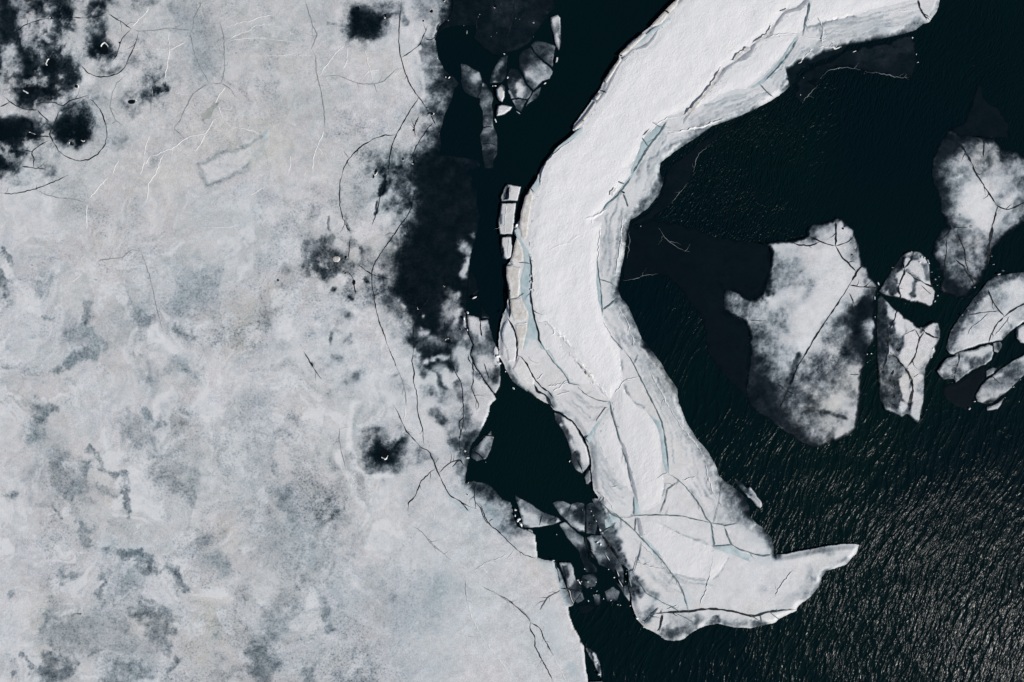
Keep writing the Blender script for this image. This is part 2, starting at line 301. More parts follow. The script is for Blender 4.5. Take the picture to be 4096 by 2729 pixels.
def soften(text, pad, rad, mixv, amp, seed):
    pts = P(text); w = window(pts, 0); A = F['w'][w]; n = max(int(rad/STEP), 1); ker = np.hanning(2*n+3)[1:-1]; ker /= ker.sum()
    Bp = np.pad(A, n, mode='edge')
    Bp = np.apply_along_axis(lambda q: np.convolve(q, ker, 'valid'), 0, Bp); Bp = np.apply_along_axis(lambda q: np.convolve(q, ker, 'valid'), 1, Bp)
    x, y = GX[w], GY[w]; (x0, y0), (x1, y1) = pts.min(0), pts.max(0)
    k = sm(x0, x0+pad, x)*sm(x1, x1-pad, x)*sm(y0-1, y0+pad, y)*sm(y1, y1-pad, y)
    v = A*(1-mixv)+Bp*mixv; v = v+(fbm(x, y, 34, seed, 6, .72)-.5)*amp*np.clip(Bp*(1-Bp)*4, 0, 1)
    F['w'][w] = A+(np.clip(v, 0, 1)-A)*k
soften('px: 1180 200, 2300 1500', 60, 70, .6, 1.0, 91)
PATCH('w', .94, 60, '10: 1500 1500, 1620 1360, 2280 1360 | 11: 2300 0, 2250 900, 1960 950, 1900 1040, 1740 1080, 1760 1540, 1560 1540, 1470 1480, 1430 1330, 1330 1160, 1190 1060, 1200 950, 1310 800, 1380 640, 1420 480, 1500 300, 1480 120', 1.4)
DAB('w', .92, 44, 36, '11: 1740 1080, 1760 1300, 1770 1500 | 12: 1770 60, 1800 130', 1.2); DAB('w', .8, 60, 50, '11: 1480 1440, 1560 1500, 1700 1520 | 12: 1560 40, 1720 100', 1.4)
for v, r, f, p in ((.12, 22, 18, '11: 1930 740, 1940 790, 1910 830, 1905 910'), (.3, 30, 26, '11: 1890 640, 1960 680'), (.45, 14, 14, '11: 1985 540'), (.1, 26, 18, '11: 1850 1090, 1810 1120'), (.12, 30, 24, '11: 1790 1180, 1850 1210, 1830 1230'),
    (.45, 40, 36, '11: 1800 1080, 1760 1290'), (.35, 22, 18, '11: 1840 1300, 1820 1360'), (.6, 40, 40, '11: 1760 1490, 1870 1420'), (.08, 12, 8, '11: 1562 1258'), (.2, 10, 8, '11: 1520 1360'), (.25, 22, 18, '11: 1510 1410, 1580 1400'),
    (.3, 30, 26, '11: 1620 1460, 1590 1500'), (.5, 44, 40, '11: 1520 1510, 1680 1540'), (.12, 14, 10, '11: 1340 1160, 1380 1190'), (.12, 18, 12, '11: 1140 850'), (.5, 40, 36, '11: 1230 740, 1250 980'), (.25, 22, 16, '11: 1130 980'),
    (.6, 50, 40, '11: 1220 1110, 1290 1180'), (.4, 40, 36, '11: 1330 1260, 1280 1180'), (.2, 50, 44, '11: 1240 1300, 1330 1400')): DAB('w', v, r, f, p)
# mottled grey bay with the dark puddles
PATCH('w', .36, 50, '11: 520 560, 700 560, 870 540, 1000 560, 1180 640, 1120 780, 1080 880, 1090 1080, 960 1100, 880 1060, 730 1060, 660 930, 560 830, 540 700')
for v, r, f, p in ((.62, 44, 36, '11: 590 720, 640 690'), (.78, 36, 26, '11: 580 810, 660 900, 620 860'), (.62, 34, 30, '11: 720 860, 800 840, 840 830'), (.55, 40, 24, '11: 760 690, 800 800, 740 800'), (.85, 12, 9, '11: 990 640, 990 700'), (.8, 14, 10, '11: 935 590, 900 560'),
    (.9, 18, 9, '11: 930 965'), (.82, 18, 12, '11: 740 1035, 725 1030'), (.7, 18, 12, '11: 900 1120'), (.5, 30, 24, '11: 620 620, 660 580'), (.5, 24, 20, '11: 500 620, 500 880'), (.45, 26, 9, '11: 738 560, 735 600'), (.05, 40, 26, '11: 930 690, 920 740'), (.05, 40, 30, '11: 790 620'),
    (.02, 40, 26, '11: 770 970, 820 930'), (.05, 60, 50, '11: 960 520, 1130 560'), (.04, 40, 30, '11: 980 880, 960 960'), (.45, 40, 36, '11: 880 790, 960 830'), (.75, 14, 12, '11: 1030 930, 1045 980'), (.5, 26, 22, '11: 1210 290'), (.85, 9, 8, '11: 1215 290'),
    (.4, 34, 24, '11: 830 1240, 860 1250'), (.4, 24, 14, '11: 780 1320'), (.38, 16, 9, '11: 730 1410, 760 1370, 800 1410'), (.38, 16, 9, '11: 880 1430, 830 1480, 890 1480'), (.38, 12, 8, '11: 725 1450, 730 1500'), (.35, 26, 18, '11: 320 820, 300 860, 350 850'), (.25, 26, 20, '11: 550 270, 520 380, 570 360'),
    (.3, 70, 60, '11: 140 1280'), (.3, 14, 10, '11: 1165 495'), (.18, 70, 60, '11: 1030 180, 860 250')): DAB('w', v, r, f, p)
DAB('h', .5, 8, 6, '11: 695 380, 715 500'); DAB('h', .35, 9, 8, '11: 825 330, 900 520'); DAB('w', .55, 6, 4, '11: 695 370, 705 440, 715 510', 1); DAB('w', .5, 9, 7, '11: 830 350, 880 480', 1)
DAB('w', .95, 14, 9, '11: 1205 10, 1180 100, 1150 190'); DAB('w', .85, 10, 7, '11: 1140 250, 1130 340')
# --- right-hand dark strips down to the pond
PATCH('w', .9, 60, '12: 1480 -40, 1800 -40, 1800 130, 1720 170, 1640 160, 1560 130, 1520 60'); DAB('w', .82, 24, 18, '12: 1540 200, 1560 220'); DAB('w', .8, 26, 22, '12: 1690 200, 1720 330, 1760 360'); DAB('w', .55, 40, 36, '12: 1560 350, 1600 340')
for v, r, f, p in ((.08, 40, 16, '12: 1740 200, 1820 310'), (.35, 30, 30, '12: 1690 160'), (.06, 16, 12, '12: 1590 90, 1560 110'), (.07, 30, 24, '12: 1620 250, 1590 260'), (.78, 26, 18, '12: 1860 300, 1880 430'), (.35, 60, 50, '12: 1720 400, 1780 420'), (.6, 40, 34, '12: 1720 620, 1650 560'),
    (.42, 60, 50, '12: 1880 600, 1990 700'), (.7, 40, 36, '12: 1930 760, 2010 760'), (.55, 34, 30, '12: 1960 640, 1940 540'), (.06, 34, 24, '12: 2050 590'), (.1, 50, 40, '12: 1930 80, 1860 40'), (.4, 50, 46, '12: 1960 420, 1940 340'), (.1, 50, 40, '12: 2080 400, 2040 480'), (.7, 40, 40, '12: 1830 800, 1890 860'), (.9, 30, 30, '12: 1950 830, 1930 960'),
    (.35, 30, 30, '12: 1830 770, 1800 720'), (.2, 30, 26, '12: 1780 700'), (.1, 20, 14, '12: 1750 60, 1640 70'), (.5, 30, 30, '12: 1900 1050, 1880 1130'), (.72, 30, 26, '12: 1990 900, 1910 1160'), (.85, 50, 40, '12: 1950 1180, 2100 1280'), (.6, 40, 40, '12: 1900 1220, 1850 1200')): DAB('w', v, r, f, p)
# wedge slab next to it
PATCH('w', .45, 30, '11: 1935 1240, 2135 1290, 2200 1568 | 12: 2230 60, 2260 330, 2200 400, 2100 290, 2010 150, 1960 40')
for v, r, f, p in ((.02, 40, 20, '11: 2000 1310, 2020 1390, 1980 1340'), (.05, 30, 24, '11: 2080 1340, 2020 1480'), (.6, 40, 34, '11: 1960 1400, 2000 1540'), (.65, 44, 34, '11: 2140 1420, 2180 1560'), (.1, 34, 26, '12: 2100 60, 2140 130, 2080 140'), (.7, 34, 30, '12: 2190 180, 2180 260'), (.12, 26, 22, '12: 2190 350, 2210 370'), (.5, 20, 16, '12: 2020 200, 2060 240')): DAB('w', v, r, f, p)
# --- round melt pond of the lower shore ice
DAB('w', .42, 190, 60, '12: 1180 900', .6); DAB('w', .07, 22, 18, '12: 1060 640, 1200 680, 1330 760'); DAB('w', .2, 60, 40, '12: 1200 740, 1280 800')
PATCH('w', .95, 30, '12: 1130 740, 1165 820, 1240 850, 1370 790, 1340 870, 1300 960, 1310 1060, 1200 1040, 1110 1030, 1050 950, 1100 860')
DAB('w', .4, 26, 26, '12: 1240 840, 1200 800'); DAB('w', .55, 14, 14, '12: 1000 715, 1080 705, 1140 700'); DAB('w', .6, 12, 12, '12: 1020 940, 1080 980'); DAB('w', .5, 16, 14, '12: 1100 1030, 1060 1050'); DAB('w', .45, 20, 20, '12: 1230 1030, 1310 1070'); DAB('w', .3, 60, 50, '12: 1460 960, 1540 930')
DAB('w', .02, 20, 12, '12: 930 500, 895 700, 900 900, 940 1040, 1060 1140, 1250 1130'); DAB('s', .95, 20, 10, '12: 930 500, 895 700, 900 900, 940 1040, 1060 1140, 1250 1130'); DAB('w', .22, 16, 12, '12: 1010 520, 950 640, 930 760, 940 900, 1000 1040'); DAB('b', .3, 16, 12, '12: 1010 520, 950 640, 930 760'); DAB('w', .24, 30, 22, '12: 880 940, 900 1060, 980 1140'); DAB('w', .2, 22, 20, '12: 1080 1170, 1200 1190'); DAB('w', .2, 30, 26, '12: 1170 440, 1200 460')
DAB('w', .35, 14, 10, '12: 1310 200, 1280 220'); DAB('w', .22, 50, 40, '12: 1290 300, 1360 340'); DAB('w', .35, 40, 40, '12: 950 220, 890 270'); DAB('w', .3, 30, 26, '12: 760 40, 820 90'); DAB('w', .38, 18, 10, '12: 550 130')
# --- blue-grey blotches of the lower left
WARP[:] = [WX2, WY2, 70]
for v, r, f, p in ((.34, 40, 30, '01: 360 1040, 390 1010'), (.45, 14, 12, '01: 90 800, 60 740, 20 690'), (.3, 34, 30, '01: 460 950, 400 870'), (.4, 16, 12, '01: 380 1270, 450 1285'), (.34, 26, 22, '01: 760 1100, 750 1200, 760 1290'), (.46, 34, 28, '01: 790 1350, 820 1450, 850 1520'), (.3, 60, 50, '01: 700 1440, 900 1480'),
    (.36, 40, 30, '01: 1230 1220, 1310 1290'), (.34, 36, 30, '01: 1580 1080, 1640 1130'), (.3, 120, 90, '01: 1560 1200, 1700 1000, 1900 950'), (.42, 40, 30, '01: 1590 1420, 1660 1430, 1680 1480'), (.3, 24, 20, '01: 1160 1100'), (.35, 20, 20, '01: 600 1420, 630 1490'), (.5, 22, 16, '01: 0 830, 0 880, 0 1100'), (.4, 26, 24, '01: 0 950, 60 950'),
    (.42, 44, 34, '02: 300 520, 390 530, 360 620, 330 700'), (.42, 36, 20, '02: 290 800, 320 780'), (.4, 20, 16, '02: 460 500, 530 520, 430 540'), (.42, 30, 26, '02: 700 40, 840 10, 620 110'), (.36, 20, 14, '02: 500 220, 560 170'), (.3, 34, 30, '02: 620 290'), (.4, 26, 20, '02: 1650 80, 1680 190'), (.28, 60, 50, '02: 1600 120'),
    (.34, 36, 30, '02: 1310 250, 1380 230'), (.44, 36, 26, '02: 1320 530, 1370 600, 1420 690'), (.26, 60, 50, '02: 1300 620'), (.34, 60, 40, '02: 530 1010, 560 1110, 680 1100'), (.44, 36, 24, '02: 700 1260, 780 1210, 640 1310'), (.36, 60, 40, '02: 560 1180, 680 1200, 760 1080'), (.46, 22, 12, '02: 820 905, 790 890'),
    (.42, 14, 8, '02: 860 940, 940 1060, 1030 1110, 1090 1200, 1130 1260'), (.5, 26, 14, '02: 1110 1280, 1150 1330, 1150 1380'), (.4, 14, 10, '02: 920 1090, 980 1080'), (.45, 20, 14, '02: 1140 1420, 1150 1440'), (.32, 70, 60, '02: 1400 1080, 1500 1200, 1740 1180'), (.34, 40, 36, '02: 1700 1350, 1600 1240'), (.42, 18, 14, '02: 445 1395, 490 1510'), (.3, 60, 50, '02: 1200 800, 1130 620, 1400 900'), (.3, 26, 22, '02: 1640 1030, 1440 1000'),
    (.34, 26, 18, '02: 2180 1180, 2210 1160'), (.4, 16, 14, '02: 30 1280, 80 1300'), (.36, 16, 14, '02: 960 1270, 1040 1300, 900 1210'),
    (.36, 30, 24, '03: 680 230, 740 270, 800 290'), (.34, 16, 12, '03: 825 210'), (.4, 24, 20, '03: 1000 360, 1100 390'), (.48, 36, 26, '03: 1090 400, 1200 430, 1300 480'), (.44, 30, 22, '03: 1290 500, 1340 540, 1230 560'), (.36, 16, 12, '03: 1400 515, 1530 530'), (.46, 26, 14, '03: 1560 570, 1570 660, 1640 740'), (.42, 18, 12, '03: 1680 780, 1630 750'),
    (.4, 14, 8, '03: 960 540, 890 600, 860 680, 870 760'), (.44, 24, 14, '03: 890 780, 930 840, 960 900'), (.34, 26, 20, '03: 960 920, 1000 950, 1080 980'), (.52, 60, 34, '03: 1200 850, 1250 900, 1330 900'), (.46, 60, 36, '03: 1380 1010, 1430 1080, 1380 1160'), (.4, 24, 18, '03: 1450 930, 1520 930'), (.42, 40, 30, '03: 1120 1000, 1130 1100'), (.4, 30, 24, '03: 1400 1230, 1450 1290'),
    (.3, 110, 80, '03: 1080 620, 1100 760'), (.26, 140, 110, '03: 900 1050, 1100 1300'), (.5, 26, 16, '03: 380 1050, 440 1000, 530 1010'), (.5, 20, 12, '03: 370 1080, 410 1170, 460 1260'), (.5, 14, 10, '03: 570 980, 690 940'), (.5, 18, 12, '03: 450 1270, 520 1200, 520 1290'), (.45, 22, 16, '03: 620 1060, 700 1130, 750 1190'), (.42, 18, 14, '03: 830 1250, 840 1290, 780 1330'),
    (.5, 18, 10, '03: 130 1320, 200 1400, 250 1460'), (.54, 40, 28, '03: 390 1350, 420 1440, 500 1380'), (.54, 50, 34, '03: 350 1500, 480 1540, 580 1500, 600 1440'), (.3, 120, 70, '03: 480 1120, 560 1200, 640 1100'), (.52, 36, 26, '03: 1040 1400, 1140 1470, 1180 1420'), (.4, 70, 50, '03: 950 1540, 1250 1500'), (.46, 24, 18, '03: 1580 1370, 1520 1480'), (.4, 24, 20, '03: 100 770'), (.42, 14, 10, '03: 90 1530, 95 1480'),
    (.4, 34, 30, '03: 530 540, 560 590'), (.34, 30, 26, '03: 680 580'), (.3, 44, 34, '03: 1880 450, 1960 530, 2000 610'), (.36, 26, 22, '03: 1980 560'), (.36, 30, 20, '03: 1880 1160'), (.38, 60, 50, '13: 560 460, 600 520, 520 560'), (.38, 44, 26, '13: 640 870, 680 920, 650 980'), (.42, 34, 14, '13: 710 1060, 740 1110'), (.36, 24, 20, '13: 220 920, 240 960'), (.3, 70, 60, '13: 200 1020, 350 950'),
    (.48, 54, 36, '13: 90 1260, 140 1380, 200 1440'), (.46, 44, 34, '13: 60 1350, 140 1520, 40 1500'), (.42, 50, 34, '13: 510 1480, 540 1530'), (.34, 44, 38, '12: 250 1290, 380 1300'), (.4, 36, 30, '12: 380 1340, 370 1400'), (.36, 40, 36, '12: 390 1480, 420 1520'), (.32, 24, 20, '12: 130 660, 300 1170'), (.22, 120, 100, '12: 40 1160, 0 480'),
    (.26, 120, 100, '13: 300 420, 640 420, 150 300'), (.2, 150, 120, '13: 1100 700, 1500 830, 1300 1000'), (.3, 34, 30, '13: 1280 830')):
    DAB('w', v*.86, r*1.05, max(f, r*.7), p, 1.4); DAB('m', .55, r*1.4+10, f*1.3+14, p, .8); DAB('b', .28, r, f, p, .8)
for p in ('02: 390 530, 340 680, 310 800', '02: 840 10, 720 60', '02: 1650 60, 1690 200', '02: 1330 270', '02: 1330 560, 1380 640', '03: 960 330, 1100 400, 1250 490', '03: 1880 460, 2000 600', '03: 1880 1160', '13: 570 480', '13: 720 1080, 660 920', '01: 810 1400, 850 1520', '01: 1250 1230', '01: 1600 1100', '02: 1150 1380', '02: 720 1240'):
    DAB('b', .5, 44, 36, p)
for p in ('02: 100 700, 300 1100, 120 900', '02: 480 1000, 750 1130', '03: 560 160, 780 260', '03: 1330 1050, 1250 1200', '12: 640 380, 700 500', '13: 500 640, 640 600', '13: 1000 480, 1150 1000, 1080 1200', '01: 1900 1260', '02: 2130 920', '02: 1930 540'):
    DAB('h', .26, 70, 60, p)
for p in ('03: 1300 640, 1340 720, 1380 760', '03: 180 850, 60 1260', '13: 100 760, 160 700, 200 760', '13: 560 1060, 620 1100', '02: 2160 1210, 2060 1120', '01: 100 1050, 260 1350, 560 1350', '00: 700 640, 760 760, 730 660', '12: 900 180, 960 320', '13: 300 620, 420 300', '11: 700 1200, 780 1120, 640 1080'):
    DAB('s', .55, 60, 46, p)
WARP[:] = [WX, WY, 30]
# --- lower wet corner at the water and the fringe below
PATCH('w', .8, 40, 'T: 270 330, 380 270, 560 300, 690 440, 780 470, 800 640, 830 720, 760 750, 640 620, 560 450, 440 340')
for v, r, f, p in ((.2, 60, 50, 'T: 560 600, 700 720, 640 640'), (.06, 30, 26, 'T: 620 500, 690 530'), (.1, 30, 24, 'T: 730 600'), (.25, 40, 40, 'T: 500 470, 560 500'), (.6, 40, 36, 'T: 730 680, 780 740'), (.7, 40, 40, 'T: 620 420, 560 380'), (.05, 40, 30, 'T: 290 290, 330 330, 390 390'), (.7, 30, 26, 'T: 350 200, 340 150'), (.45, 30, 26, 'T: 300 190, 330 100'),
    (.0, 36, 26, 'T: 860 820, 960 830'), (.2, 20, 16, 'T: 840 850, 980 870'), (.25, 24, 24, 'T: 880 760, 960 760'), (.3, 26, 24, 'T: 700 560, 590 560')): DAB('w', v, r, f, p)
DAB('b', .6, 40, 40, 'T: 560 520, 640 620, 720 720'); DAB('b', .75, 16, 8, 'T: 190 390, 260 460, 370 540', .4); DAB('b', .4, 30, 20, 'T: 1040 1000, 1150 1040'); DAB('h', .5, 8, 7, 'T: 940 1020, 1040 1070, 1100 1110'); DAB('h', .6, 7, 5, 'T: 1170 1110, 1175 1150')
DAB('b', .8, 16, 8, '23: 500 540, 540 640, 560 720, 600 830, 615 880', .3); DAB('w', .12, 16, 8, '23: 500 540, 540 640, 560 720, 600 830', .3); DAB('b', .35, 60, 50, '23: 440 900, 470 1100, 520 1250'); DAB('s', .35, 60, 50, '23: 450 950, 530 1180'); DAB('b', .6, 30, 26, '23: 630 1430, 660 1490')
DAB('h', .5, 14, 12, '23: 600 960, 650 1120, 720 1240'); DAB('w', .97, 14, 12, '23: 650 960, 690 1090, 740 1200'); DAB('w', .8, 24, 16, '23: 820 1290, 860 1400, 890 1450'); DAB('w', .6, 12, 10, '23: 870 1500, 900 1540'); DAB('w', .02, 14, 10, '23: 850 1320, 880 1480')
# thin ice grades into thick: soften and break up the borders of the dark zones
F['w'][_out] = .96
soften('px: 1230 300, 2080 2150', 90, 14, .25, .7, 99)
soften('px: -240 -240, 720 760', 60, 36, .45, .9, 92)
soften('px: 1330 -240, 1640 230', 40, 40, .55, .8, 93)
soften('px: 1360 1650, 1720 2010', 40, 16, .3, .45, 94)
soften('px: 1750 1850, 2110 2220', 40, 40, .5, .9, 95)
# ------------------------------------------------------------------ the arched floe
PATCH('w', .04, 4, '20: 1500 -200, 1000 500, 500 1300, 320 1568 | 21: 180 300, -10 1050 | 22: -60 100, 480 560, 840 1270 | 23: 1180 800, 1400 1180, 2240 1110 | 33: 430 960, 1000 340, 300 400 | 22: 2240 1400, 1300 0 | 21: 1100 500 | 20: 1600 1400, 2240 1050 | 30: 500 620, 1700 200, 1760 -200', .1)
PATCH('h', .22, 40, '20: 1100 1000, 1500 1400 | 22: 2100 1300 | 23: 2200 1000, 1200 900, 900 100 | 22: 300 300 | 21: 200 900', .6)
PATCH('s', .55, 40, '20: 1500 -200, 1000 500, 500 1300, 320 1568 | 21: 180 300, -10 1050 | 22: -60 100, 480 560, 840 1270 | 23: 1180 800, 1400 1180, 2240 1110 | 33: 430 960, 1000 340, 300 400 | 22: 2240 1400, 1300 0 | 21: 1100 500 | 20: 1600 1400, 2240 1050 | 30: 500 620, 1700 200, 1760 -200', .5)
# soft submerged fringe of its right side: tapering grey to black
for v, r, f, p in (
    (.97, 30, 28, '21: 1500 40, 1440 200, 1340 330, 1220 410, 1180 520, 1140 700, 1120 850, 1090 1010, 1110 1110, 1200 1230, 1270 1380, 1320 1530 | 22: 1400 -20, 1480 110, 1560 230, 1640 360, 1650 480, 1710 640, 1810 790, 1900 900, 1970 1030, 2010 1150, 2100 1230, 2240 1370'),
    (.5, 24, 24, '21: 1340 260, 1260 330, 1180 380'), (.45, 24, 20, '21: 1400 60, 1400 170, 1310 260'), (.35, 12, 12, '21: 1125 480, 1090 700, 1060 880, 1040 960'), (.4, 16, 16, '21: 1070 1090, 1150 1230, 1210 1360, 1250 1500'),
    (.65, 40, 34, '22: 1430 200, 1490 280, 1540 360'), (.45, 34, 30, '22: 1380 120, 1440 260, 1560 430, 1620 560'), (.4, 26, 24, '22: 1690 690, 1790 830, 1870 960'), (.35, 30, 26, '22: 1890 1060, 1930 1140'), (.6, 30, 30, '22: 2030 1260, 2110 1330'), (.7, 36, 34, '22: 2120 1420, 2200 1480'), (.35, 40, 36, '22: 2040 1470, 2100 1480'), (.93, 24, 22, '22: 2160 1300, 2220 1380'),
    (.95, 20, 18, '33: 0 60, 90 150, 160 230, 220 330, 230 420'), (.55, 30, 30, '33: 60 190, 120 280, 170 350'), (.05, 30, 20, '33: 20 330, 110 390'),
    (.97, 26, 24, '20: 1480 1568, 1520 1440, 1640 1340, 1760 1280, 1820 1200, 1960 1150, 2120 1070, 2260 1020 | 30: 30 1000'), (.55, 26, 24, '20: 1440 1480, 1560 1360, 1680 1290'), (.5, 30, 26, '20: 1740 1230, 1800 1180'), (.35, 16, 14, '20: 1560 1300, 1480 1400'), (.3, 10, 10, '20: 2000 1080, 2240 980'),
    (.96, 22, 18, '30: 440 720, 460 640, 560 570, 640 560, 760 500, 880 430, 1000 400, 1200 360, 1420 310, 1560 240'), (.5, 26, 22, '30: 420 610, 480 590, 560 530'), (.6, 20, 18, '30: 400 660, 360 720, 310 790'), (.5, 26, 20, '30: 640 510, 720 480, 820 440'), (.4, 20, 18, '30: 590 450, 580 500'), (.35, 24, 20, '30: 1020 310, 1100 270'), (.5, 18, 16, '30: 1430 260, 1520 220'), (.12, 20, 16, '30: 1180 250'), (.4, 14, 12, '30: 880 350, 1000 350'), (.4, 16, 14, '30: 1640 130, 1690 40'),
    (.3, 20, 18, '30: 400 580, 370 600')): DAB('w', v, r*1.6, f*2.0, p, .5)
for p in ('30: 1060 250, 1180 230, 1260 240, 1200 300', '20: 1860 950, 2000 900, 2200 830', '20: 1900 1000, 2100 920'): DAB('b', .55, 22, 20, p)
for v, p in ((.3, '30: 520 240, 700 200, 940 150'), (.22, '30: 640 230, 900 220, 1100 160'), (.25, '30: 560 420, 620 360, 640 250'), (.2, '30: 380 600, 460 480, 600 400'), (.2, '20: 1850 1080, 2000 1000, 2240 880'), (.16, '20: 1700 1100, 1900 990, 2100 880'), (.25, '20: 1330 1568, 1340 1440, 1420 1340'), (.22, '20: 1230 1568, 1300 1450'), (.22, '21: 960 350, 930 700, 910 850'), (.22, '21: 1040 230, 980 500, 960 900'), (.2, '21: 1090 300, 1060 600, 1000 960'), (.2, '21: 950 1280, 1050 1450, 1090 1560'), (.2, '21: 1060 1200, 1160 1420, 1190 1540'),
              (.2, '22: 1300 100, 1380 300, 1560 560, 1700 800'), (.18, '22: 1500 560, 1640 760, 1780 920'), (.2, '22: 850 700, 840 900, 930 1100, 1080 1250'), (.16, '22: 880 900, 960 1060, 1040 1180'), (.2, '23: 1000 200, 1060 150'), (.22, '23: 1430 140, 1600 230, 1760 300, 1860 330'), (.2, '23: 1560 600, 1700 620, 1830 640'), (.2, '23: 1910 640, 2000 520, 2040 450'), (.2, '22: 1350 1400, 1440 1330, 1470 1200'), (.22, '22: 1080 100, 1090 200'), (.22, '22: 1120 330, 1180 440, 1300 520')): DAB('w', v*1.4, 8, 7, p, .5); DAB('b', .25, 9, 8, p, .5)
for p in ('21: 200 380, 230 440, 250 300', '21: 110 1250, 130 1300', '22: 700 160, 780 240', '22: 950 520, 880 600', '22: 1050 780, 1060 810', '22: 860 1290, 960 1340', '23: 880 200, 920 260', '20: 1440 1090, 1560 1120', '30: 150 1568', '23: 1600 800, 1800 900', '22: 1400 900, 1430 980', '22: 620 30, 660 60'): DAB('h', .5, 14, 14, p)
# layered bands running along the rims
def bands(inner, outer, n, seed):
    A, B = P(inner), P(outer); rnd = random.Random(seed)
    def rs(p):
        d = np.r_[0, np.cumsum(np.hypot(*np.diff(p, axis=0).T))]; t = np.linspace(0, d[-1], 14); return np.stack([np.interp(t, d, p[:, 0]), np.interp(t, d, p[:, 1])], 1)
    A, B = rs(A), rs(B)
    for i in range(n):
        f = (i+.5)/n+rnd.uniform(-.3, .3)/n; g = f+rnd.uniform(-.08, .08); t = np.linspace(0, 1, 14)[:, None]; u = f+(g-f)*t
        a, b_ = sorted((rnd.randint(0, 5), rnd.randint(8, 14))); ln = (A*(1-u)+B*u)[a:b_]
        if i % 3 == 0: DAB('s', .75, 5, 5, ln, .6)
        elif i % 3 == 1: DAB('w', rnd.uniform(.22, .34), 4.5, 4.5, ln, .6); DAB('b', .3, 6, 5, ln)
        else: DAB('w', rnd.uniform(.16, .24), 8, 7, ln, .6); DAB('h', .35, 8, 7, ln)
bands('21: 905 440, 880 560, 885 750, 895 930', '21: 1130 470, 1085 760, 1045 980', 15, 1)
bands('21: 930 1230, 1010 1430, 1080 1540 | 22: 1130 30, 1250 200, 1340 400, 1430 560, 1490 760, 1510 1000', '21: 1110 1130, 1200 1330, 1260 1500 | 22: 1380 100, 1520 320, 1600 520, 1700 760, 1850 960, 1900 1150', 17, 2)
bands('20: 1650 1090, 1850 930, 2050 860, 2240 810 | 30: 100 765', '20: 1560 1195, 1750 1150, 2000 1070, 2240 960 | 30: 200 870', 14, 3)
bands('30: 430 330, 330 480, 200 660, 110 760', '30: 600 440, 480 560, 390 700, 290 810', 12, 4)
bands('30: 560 240, 640 200, 850 170, 1090 90, 1480 0', '30: 620 430, 850 370, 1000 330, 1200 250, 1440 240, 1600 130', 14, 5)
bands('20: 1190 1568, 1340 1340, 1480 1110, 1620 1180', '21: 1290 300 | 20: 1400 1568, 1470 1400, 1700 1230', 12, 6)
bands('22: 890 700, 895 930, 1060 1160, 1185 1290', '22: 800 830, 840 1000, 880 1200, 1000 1400, 1150 1490', 12, 7)
bands('23: 1300 260, 1460 470, 1560 600, 1700 640, 1900 660', '23: 1180 300, 1300 560, 1500 760, 1660 860, 1900 880', 9, 8)
bands('22: 1510 1110, 1600 1160, 1740 1320, 1850 1520', '22: 1840 1000, 1880 1200, 1960 1380, 2000 1540', 9, 9)
bands('22: 620 330, 700 340, 860 450, 980 480', '22: 480 420, 600 600, 740 740, 880 620', 8, 10)
# lower left and bottom rim of the arched floe
for v, r, f, p in ((.6, 26, 24, '23: 1020 400, 1080 480, 1130 540'), (.35, 26, 24, '23: 1090 500, 1140 600'), (.55, 30, 26, '23: 1200 640, 1250 680'), (.4, 30, 26, '23: 1280 720, 1380 780'), (.85, 22, 16, '23: 1200 720, 1250 770'), (.75, 26, 24, '23: 1160 700, 1180 820'), (.5, 44, 40, '23: 1300 990, 1330 900'), (.6, 60, 46, '23: 1560 1120, 1650 1100, 1500 1130'), (.3, 50, 40, '23: 1560 1010, 1650 1000'), (.5, 40, 36, '23: 1760 1010, 1730 1060'), (.65, 30, 28, '23: 1920 1010, 1900 1040'), (.4, 30, 26, '23: 2020 1040, 2200 1060'), (.6, 24, 20, '33: 40 1060, 120 1050'), (.06, 44, 36, '23: 1240 850, 1300 820'), (.05, 30, 24, '23: 1380 1060, 1440 1000'),
    (.4, 34, 30, '33: 560 640, 520 720, 470 800'), (.55, 26, 22, '33: 620 690, 590 760'), (.25, 40, 36, '33: 500 700, 560 560'), (.3, 26, 22, '33: 650 560, 740 520, 860 470'), (.45, 12, 12, '33: 660 560, 640 650, 540 790'), (.25, 34, 30, '33: 130 730'), (.3, 26, 24, '33: 500 400, 600 380, 700 390'), (.2, 40, 40, '33: 300 860, 380 800')): DAB('w', v, r, f, p)
DAB('b', .65, 30, 26, '33: 60 470, 300 440, 480 400'); DAB('b', .5, 24, 20, '33: 620 370, 780 350, 900 350'); DAB('b', .6, 16, 14, '33: 60 950, 200 930, 320 910'); DAB('s', .5, 40, 34, '33: 240 780, 360 600, 500 480, 800 410'); DAB('s', .4, 30, 26, '33: 200 640, 230 830')
DAB('b', .8, 30, 26, '23: 1500 860, 1600 860, 1660 840'); DAB('b', .7, 20, 14, '23: 1650 740, 1680 880'); DAB('b', .4, 34, 30, '23: 1380 800, 1500 900'); DAB('b', .75, 26, 20, '23: 980 100, 1000 80, 1020 140', .4); DAB('b', .4, 24, 20, '23: 1060 150, 1040 240'); DAB('b', .5, 26, 22, '23: 1850 150, 1880 190'); DAB('s', .6, 20, 16, '23: 1440 910, 1540 920')
# left margin of the arched floe (slabs and wet rim)
for v, r, f, p in ((.5, 26, 20, '22: 60 230, 150 310, 230 370'), (.4, 24, 20, '22: 430 420, 470 500'), (.75, 16, 14, '22: 120 300, 200 350'), (.4, 20, 20, '22: 80 160, 60 190')): DAB('w', v, r, f, p)
DAB('b', .6, 16, 14, '22: 340 310, 420 420, 520 520, 620 600'); DAB('b', .5, 20, 16, '22: 100 180, 160 290, 220 330')
